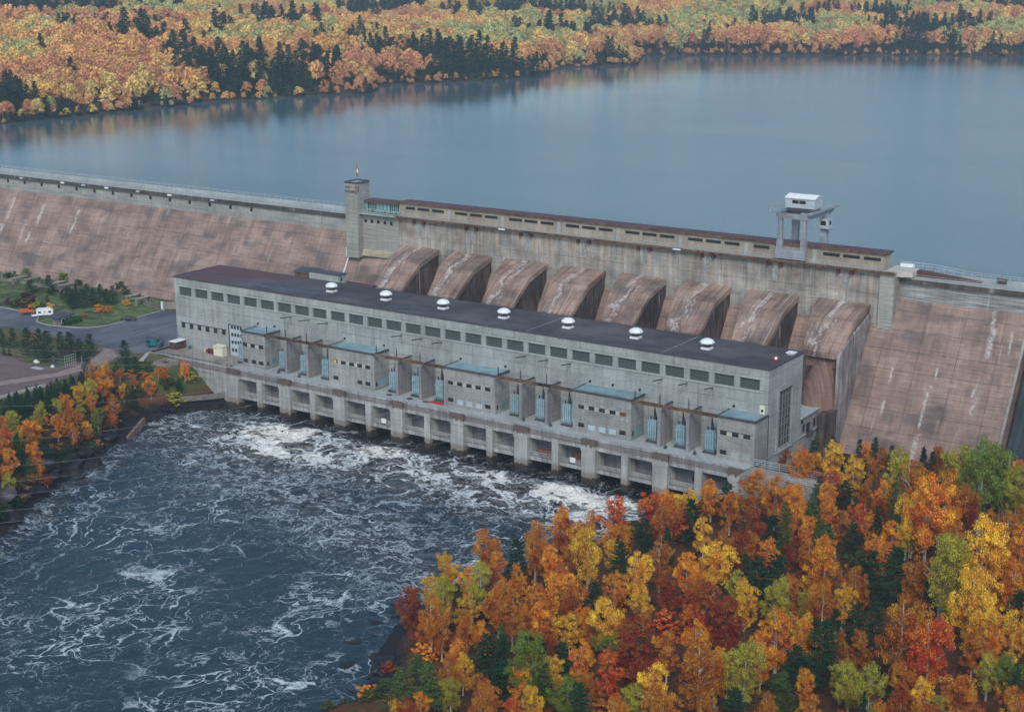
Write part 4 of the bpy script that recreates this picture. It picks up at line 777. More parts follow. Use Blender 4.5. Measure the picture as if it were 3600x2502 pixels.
c_ = MB(); fbox(c_, F, .5, 1.8, -1.0, 1.0, .95, 2.9, .12, .08); c_ = c_.build('cab', M_ORANGE, t); b_ = MB(); fbox(b_, F, .6, 1.72, -1.03, 1.03, 2.0, 2.6, .1, .05); b_.build('window', M_PANE, c_)
b_ = MB(); fbox(b_, F, -2.1, .4, -1.1, 1.1, .95, 1.8, -.12, -.1); b_.build('dump_body', M_ORANGE, t); b_ = MB(); fbox(b_, F, 1.8, 2.4, -1.0, 1.0, .7, 1.5, .0, .1); b_.build('bonnet', M_ORANGE, t)
wheels(t, [F(-1.2, -1.0, 0), F(1.4, -1.0, 0), F(-1.2, 1.0, 0), F(1.4, 1.0, 0)], .48, axis(F))
F = frame((-97.4, 12.6), 52); t = thing('camper_trailer', F(0, 0, 0), 'white camper trailer parked behind the guard hut', 'trailer')
b_ = MB(); fbox(b_, F, -2.8, 2.4, -1.15, 1.15, .6, 2.2, -.1, 0); fbox(b_, F, -2.9, 2.5, -1.15, 1.15, 2.2, 2.75, .7, .05); b_.build('body', M_WHITE, t)
b_ = MB(); fbox(b_, F, -4.2, -2.8, -.12, .12, .6, .8); fbox(b_, F, -4.4, -2.9, -1.1, 1.1, .45, .55); b_.build('drawbar', M_WHITE, t)
for u in (-2.2, 1.0): b_ = MB(); fbox(b_, F, u, u + .8, -1.19, -1.15, 1.4, 2.0); b_.build('window', M_PANE, t)
b_ = MB(); fbox(b_, F, -.5, .1, -1.19, -1.15, 1.5, 1.9); b_.build('orange_marker', M_ORANGE, t); wheels(t, [F(-.3, -1.05, 0), F(.5, -1.05, 0), F(-.3, 1.05, 0), F(.5, 1.05, 0)], .36, axis(F))
t = MB().ball((-93, 17.6, ZL + .4), 1.1, .7, .4); tag(t.build('overturned_boat', M_RED), 'small red covered heap on the grass behind the white camper', 'heap')
# teal machine, brown container, shed, reels
F = frame((-36.8, 3.6), 20); t = thing('boom_truck', F(0, 0, 0), 'turquoise boom truck with a dark folded boom, parked by the deck corner', 'truck')
b_ = MB(); fbox(b_, F, -2.2, 1.4, -1.2, 1.2, .7, 2.5, .1, .08); b_.build('body', M_TEAL, t); b_ = MB(); fbox(b_, F, 1.4, 2.7, -1.1, 1.1, .7, 1.7, .1, .05); b_.build('bonnet', M_TEAL, t)
b_ = MB().bar(F(-2.6, 0, 3.1), F(3.2, .2, 2.5), .5, .45).bar(F(3.0, .2, 2.5), F(3.2, .2, 1.4), .4, .4); b_.build('boom', M_EDGE, t); b_ = MB(); fbox(b_, F, -1.9, -.6, -1.24, -1.2, 1.5, 2.2); b_.build('window', M_PANE, t)
wheels(t, [F(-1.5, -1.15, 0), F(1.8, -1.1, 0), F(-1.5, 1.15, 0), F(1.8, 1.1, 0)], .5, axis(F))
t = thing('site_container', (-31, 7.4, ZD), 'dark brown site container with a white roof at the left end of the deck', 'container')
MB().box(-32.2, -29.7, 5.6, 9.9, ZD + .06, ZD + 2.4).build('body', M_BROWNP, t); MB().hull8([(-32.4, 5.4, ZD + 2.4), (-29.5, 5.4, ZD + 2.4), (-29.5, 10.0, ZD + 2.4), (-32.4, 10.0, ZD + 2.4)], [(-32.4, 5.4, ZD + 2.55), (-29.5, 5.4, ZD + 2.55), (-29.5, 10.0, ZD + 2.6), (-32.4, 10.0, ZD + 2.6)]).build('roof', M_WHITE, t)
t = MB().cyl((-27.5, 9.3, ZD + .06), (-27.5, 9.3, ZD + 1.0), .4).build('oil_drum', M_TEAL); tag(t, 'dark green drum against the powerhouse wall near the brown container', 'drum')
t = thing('equipment_cabinet', (-13.8, 8.5, ZD), 'cream metal cabinet with a sloped lid standing on the deck by the wall', 'cabinet')
MB().box(-15.8, -12.1, 7.6, 9.6, ZD + .06, ZD + 2.9).build('body', M_CREAM, t); MB().hull8([(-15.95, 7.4, ZD + 2.9), (-11.95, 7.4, ZD + 2.9), (-11.95, 9.75, ZD + 3.05), (-15.95, 9.75, ZD + 3.05)], [(-15.95, 7.4, ZD + 3.0), (-11.95, 7.4, ZD + 3.0), (-11.95, 9.75, ZD + 3.2), (-15.95, 9.75, ZD + 3.2)]).build('lid', M_CREAM, t); MB().box(-15.0, -14.6, 7.58, 7.6, ZD + 2.1, ZD + 2.4).build('vent', M_PANE, t)
for k, (cx_, m_) in enumerate(((-16.6, M_RED), (-17.9, M_BUSH), (-19.2, M_ORANGE))):
    t = thing('cable_reel', (cx_, 8.4, ZD), '%s reel beside the cream cabinet, %s' % (['red', 'dark', 'orange and white'][k], ['nearest to it', 'between the red and the orange reel', 'farthest from it'][k]), 'reel', 'cable reels on the deck')
    for s_ in (-.45, .35): MB().cyl((cx_ + s_, 8.4, ZD + .86), (cx_ + s_ + .12, 8.4, ZD + .86), .8, n=16).build('flange', m_ if k < 2 or s_ > 0 else M_WHITE, t)
    MB().cyl((cx_ - .35, 8.4, ZD + .86), (cx_ + .35, 8.4, ZD + .86), .5, n=12).build('drum', M_BUSH, t)
# planter, low wall, steps
t = thing('planter', (-22.5, -5, 8), 'square concrete planter box on the grass below the loading deck', 'planter')
for q in ((-25.1, -20, -7.8, -7.45), (-25.1, -20, -2.9, -2.55), (-25.1, -24.75, -7.45, -2.9), (-20.35, -20, -7.45, -2.9)): MB().box(*q, 8, 11.5).build('wall', M_PLAT, t)
MB().box(-24.75, -20.35, -7.45, -2.9, 8, 10.6).build('soil', plain('soil', (.07, .05, .05), .95), t)
t = strip('low_wall', [(-33, -2.2), (-28.8, -1.9)], .25, 1.3, ZL - .9, M_PLAT); tag(t, 'short dark concrete wall at the top of the pale footpath', 'wall')
mb = MB()
for k in range(4): mb.box(-27.6, -25.2, -9.6 + k * .5, -9.2 + k * .5, 9.6 + .3 * k, 9.9 + .3 * k)
tag(mb.build('garden_steps', M_PATH), 'four pale concrete steps beside the square planter', 'steps')
t = strip('retaining_kerb', [(-11.5, -11), (-8.2, -7.2), (-5.5, -3.5), (-4.0, -.4)], .25, 1.5, 2.2, M_STONE); tag(t, 'low retaining wall climbing from the rocks to the first tailrace pier', 'wall')
RIB0 = [(-3.4, -39.4, -1.5), (-2.5, -39.2, -1.5), (-4.0, -31.2, 2.2), (-4.9, -31.4, 2.2)]; RIB1 = [(-3.35, -39.3, .3), (-2.55, -39.2, .3), (-4.05, -31.2, 3.8), (-4.85, -31.4, 3.8)]
t = thing('shore_rib', (-8, -31, 0), 'brown concrete rib slanting from the rocky bank into the river', 'concrete rib'); MB().hull8(RIB0, RIB1).build('body', M_MOUND, t)
# stone walls and pergolas below the slope
P_ = [(-157, 41.4), (-152, 43.4), (-145.6, 42.5), (-138.8, 43), (-128, 42.5), (-123.8, 44)]
t = strip('stone_wall', P_, .35, 1.1, ZL, M_STONE); tag(t, 'long low field-stone wall at the top of the lawn, below the brown slope', 'stone wall')
t = strip('stone_wall', [(-87.4, 44.2), (-80, 42.7), (-73, 41.4)], .35, 1.1, ZL, M_STONE); tag(t, 'short low field-stone wall near the powerhouse corner', 'stone wall')
t = strip('stone_wall', [(-190, 40), (-170, 40.5), (-157, 41.2)], .35, 1.1, ZL, M_STONE); tag(t, 'low field-stone wall running out of view at the left', 'stone wall')
t = thing('gate_post_wall', (-71, 44, ZL), 'pale rendered wall end where the lawn meets the asphalt beside the powerhouse', 'wall'); MB().bar((-72.8, 41.5, ZL + 1.2), (-66, 47.5, ZL + 1.2), .5, 2.4).build('wall', M_PLAT, t); MB().box(-73.3, -72.6, 41.0, 41.7, ZL, ZL + 2.6).build('post', M_WHITE, t)
for k, (cx_, cy_, a) in enumerate([(-147.6, 42.4, 0), (-142.2, 44, 8), (-128.6, 43.6, 0), (-123.3, 43.2, 8), (-90, 44, 0), (-84.2, 43, 8), (-158.5, 46, 4)]):
    lab = ['flat-roofed stone shelter, left one of the pair behind the round shrub', 'flat-roofed stone shelter, right one of that pair, above the purple bush', 'flat-roofed stone shelter half hidden by the large round shrub', 'flat-roofed shelter with a white post, left of the pine cluster',
           'flat-roofed shelter right of the pine cluster, farther from the asphalt', 'flat-roofed shelter on stone posts right of the pine cluster, nearest the asphalt', 'flat-roofed shelter cut by the left picture edge'][k]
    t = thing('garden_shelter', (cx_, cy_, ZL), lab, 'shelter', 'stone shelters below the brown slope')
    MB().box(cx_ - .9, cx_ + .9, cy_ - 3.2, cy_ + 3.2, ZL + 2.3, ZL + 2.48).build('roof', M_PLAT, t)
    for yy in (-3, 2.7): MB().box(cx_ - .5, cx_ + .5, cy_ + yy, cy_ + yy + .35, ZL, ZL + 2.3).build('post', M_STONE if yy < 0 or k != 3 else M_WHITE, t)
# fence, posts, white things in the yard
t = thing('chain_fence', (-44, -26, ZL), 'wire mesh fence with a tall open gate between the gravel yard and the pines', 'fence')
r_ = MB(); rails(r_, [(-70, -28, ZL), (-57, -28.4, ZL), (-51.5, -24.4, ZL), (-44, -27.5, ZL), (-40.6, -27.2, ZL)], (.1, 1.2, 2.2), .03, 2.5)
r_.build('fence_run', M_GREYB, t); r_ = MB(); rails(r_, [(-40.6, -27.2, ZL), (-40.6, -23.2, ZL)], (.1, .8, 1.6, 2.4, 3.2), .04, .8); r_.build('gate', M_RAIL, t)
for k, p in enumerate([(-33.4, -27.0), (-31.5, -28), (-30.2, -28.2), (-28.6, -28.8)]):
    hh = 4.4 if k == 0 else 2.2; tag(MB().cyl((*p, ZL - .2), (*p, ZL + hh), .12).build('fence_post', M_GREYB), 'grey post beside the gravel track, %s' % ['the tallest of four', 'second from the tall one', 'third from the tall one', 'farthest from the tall one'][k], 'post', 'posts beside the gravel track')
for k, (p, s_) in enumerate([((-51.4, -28.6), (.9, .4, .5)), ((-46.1, -32.6), (2.0, .9, .1)), ((-43.4, -29.4), (.5, .35, .35))]):
    tag(MB().box(p[0] - s_[0], p[0] + s_[0], p[1] - s_[1], p[1] + s_[1], ZL + .1, ZL + .1 + s_[2]).box(p[0] - s_[0] * .6, p[0] + s_[0] * .5, p[1] - s_[1] * .5, p[1] + s_[1] * .5, ZL + .1 + s_[2], ZL + .2 + s_[2] * 1.5).build('white_slab', M_WHITE if k != 1 else M_PALE), ['white boxy block at the gravel yard edge under the pines', 'pale flat slab lying on the gravel yard', 'small white block by the yard fence'][k], 'block')
# ------------------------------------------------------------ rocks
def rock_mesh(seed):
    bm = bmesh.new(); bmesh.ops.create_icosphere(bm, subdivisions=3, radius=1); r0 = np.random.default_rng(seed); dirs = r0.normal(size=(9, 3)); dirs /= np.linalg.norm(dirs, axis=1)[:, None]; cut = r0.uniform(.5, .85, 9)
    for v in bm.verts:
        p = np.array(v.co)
        for d, c in zip(dirs, cut):
            e_ = p @ d
            if e_ > c: p = p - d * (e_ - c) * .92
        p += .035 * np.sin(p * 9 + seed); v.co = Vector(p)
    me = bpy.data.meshes.new('rock'); bm.to_mesh(me); bm.free(); return me
RKM = [rock_mesh(s_) for s_ in range(5)]
for m_ in RKM: m_.materials.append(M_ROCK)
RKL = [m_.copy() for m_ in RKM]
for m_ in RKL: m_.materials.clear(); m_.materials.append(M_ROCKL)
def pix(p):
    q = Vector(p) - Vector((CX, CY, CZ)); d = q.dot(fw); return 1800 + FPX * q.dot(rt2) / d, 1251 - FPX * q.dot(up2) / d, d
ROCKS = []
def along(P, lo, hi, n_, off):
    seg = [(Vector(a), Vector(b)) for a, b in zip(P[:-1], P[1:])]
    for _ in range(n_):
        t_ = rng.uniform(lo, hi); i = min(int(t_), len(seg) - 1); a, b = seg[i]; p = a.lerp(b, t_ - i); nrm = (b - a).normalized(); nrm = Vector((-nrm.y, nrm.x)); p = p + nrm * rng.uniform(*off); yield p.x, p.y
for x, y in along(LS, 2, 6.6, 70, (-1.5, 7)): ROCKS.append((x, y, rng.uniform(.9, 2.6), 'L'))
for x, y in along(RS, 3.2, 6.2, 34, (-7.5, 2.5)): ROCKS.append((x, y, rng.uniform(.8, 2.2), 'R'))
for x, y in along(LS, 2.2, 3.6, 8, (3, 7)): ROCKS.append((x, y, rng.uniform(2.2, 3.4), 'B'))
for x, y in [(-6, -6), (-8, -9), (-10, -13), (-12, -18), (-4, -3.5), (-11, -22)]: ROCKS.append((x, y, 2.0, 'L'))
ROCKS = [q for q in ROCKS if q[3] == 'B' or float(gz(q[0], q[1])) < 3.6]
for k, (x, y, s_, c_) in enumerate(ROCKS):
    if c_ == 'R': zc_ = max(float(gz(x, y)), -.6) - s_ * .1
    else: zc_ = float(gz(x, y))
    o = bpy.data.objects.new('boulder', (RKL if c_ == 'B' else RKM)[k % 5]); COL.objects.link(o); o.location = (x, y, zc_ + s_ * .1)
    f_ = .38 if c_ == 'R' else .62
    o.scale = (s_ * rng.uniform(.9, 1.5), s_ * rng.uniform(.9, 1.5), s_ * f_); o.rotation_euler = (0, 0, rng.uniform(0, 6)); o['_r'] = 1
    o['category'] = 'boulder'; o['group'] = {'L': 'dark wet boulders along the left bank', 'R': 'dark flat rocks at the near bank tip', 'B': 'big grey boulders on the left bank'}[c_]
    o['_k'] = {'L': 'dark wet boulder on the left river bank', 'R': 'dark flat rock at the tip of the near bank', 'B': 'big grey boulder on the left river bank'}[c_]
# ------------------------------------------------------------ power lines
def cable(p0, p1, sag, name, lab, grp, r=.014):
    cu = bpy.data.meshes.new(name); n = 26; vs = []; fs = []
    for i in range(n + 1):
        t_ = i / n; p = Vector(p0).lerp(Vector(p1), t_) - Vector((0, 0, sag * 4 * t_ * (1 - t_)))
        for a in range(4): vs.append(p + r * (rt2 * math.cos(a * math.pi / 2) + up2 * math.sin(a * math.pi / 2)))
    for i in range(n): fs += [(4 * i + a, 4 * i + (a + 1) % 4, 4 * i + 4 + (a + 1) % 4, 4 * i + 4 + a) for a in range(4)]
    cu.from_pydata(vs, [], fs); o = link(name, cu, M_RAIL); tag(o, lab, 'power line', grp)
def ray(px, py, d): v = fw + rt2 * ((px - 1800) / FPX) - up2 * ((py - 1251) / FPX); return Vector((CX, CY, CZ)) + v * d
ANCH = [(17, 3.8, 24.6), (24.8, 3.8, 24.6), (49.8, 3.8, 24.6), (57.8, 3.8, 24.6), (65.7, 3.8, 24.6), (89.9, 3.8, 24.6), (97, 3.8, 24.6), (104.8, 3.8, 24.6), (130.3, 3.8, 24.6), (137, 3.8, 24.6)]
LEFTY = [1177, 1216, 1226, 1395, 1538, 1631, 1690, 1741, 1787, 1830]
for k, (a, ly) in enumerate(zip(ANCH, LEFTY)):
    cable(a, ray(-260, ly + 30, 330 if k < 4 else 300), 3.5 if k < 3 else 5, 'power_line', 'thin pale power line reaching the left picture edge %s' % (['highest of the ten', 'second highest', 'third highest', 'fourth highest', 'fifth from the top', 'sixth from the top', 'seventh from the top', 'third lowest', 'second lowest', 'lowest of the ten'][k]), 'power lines over the tailrace')
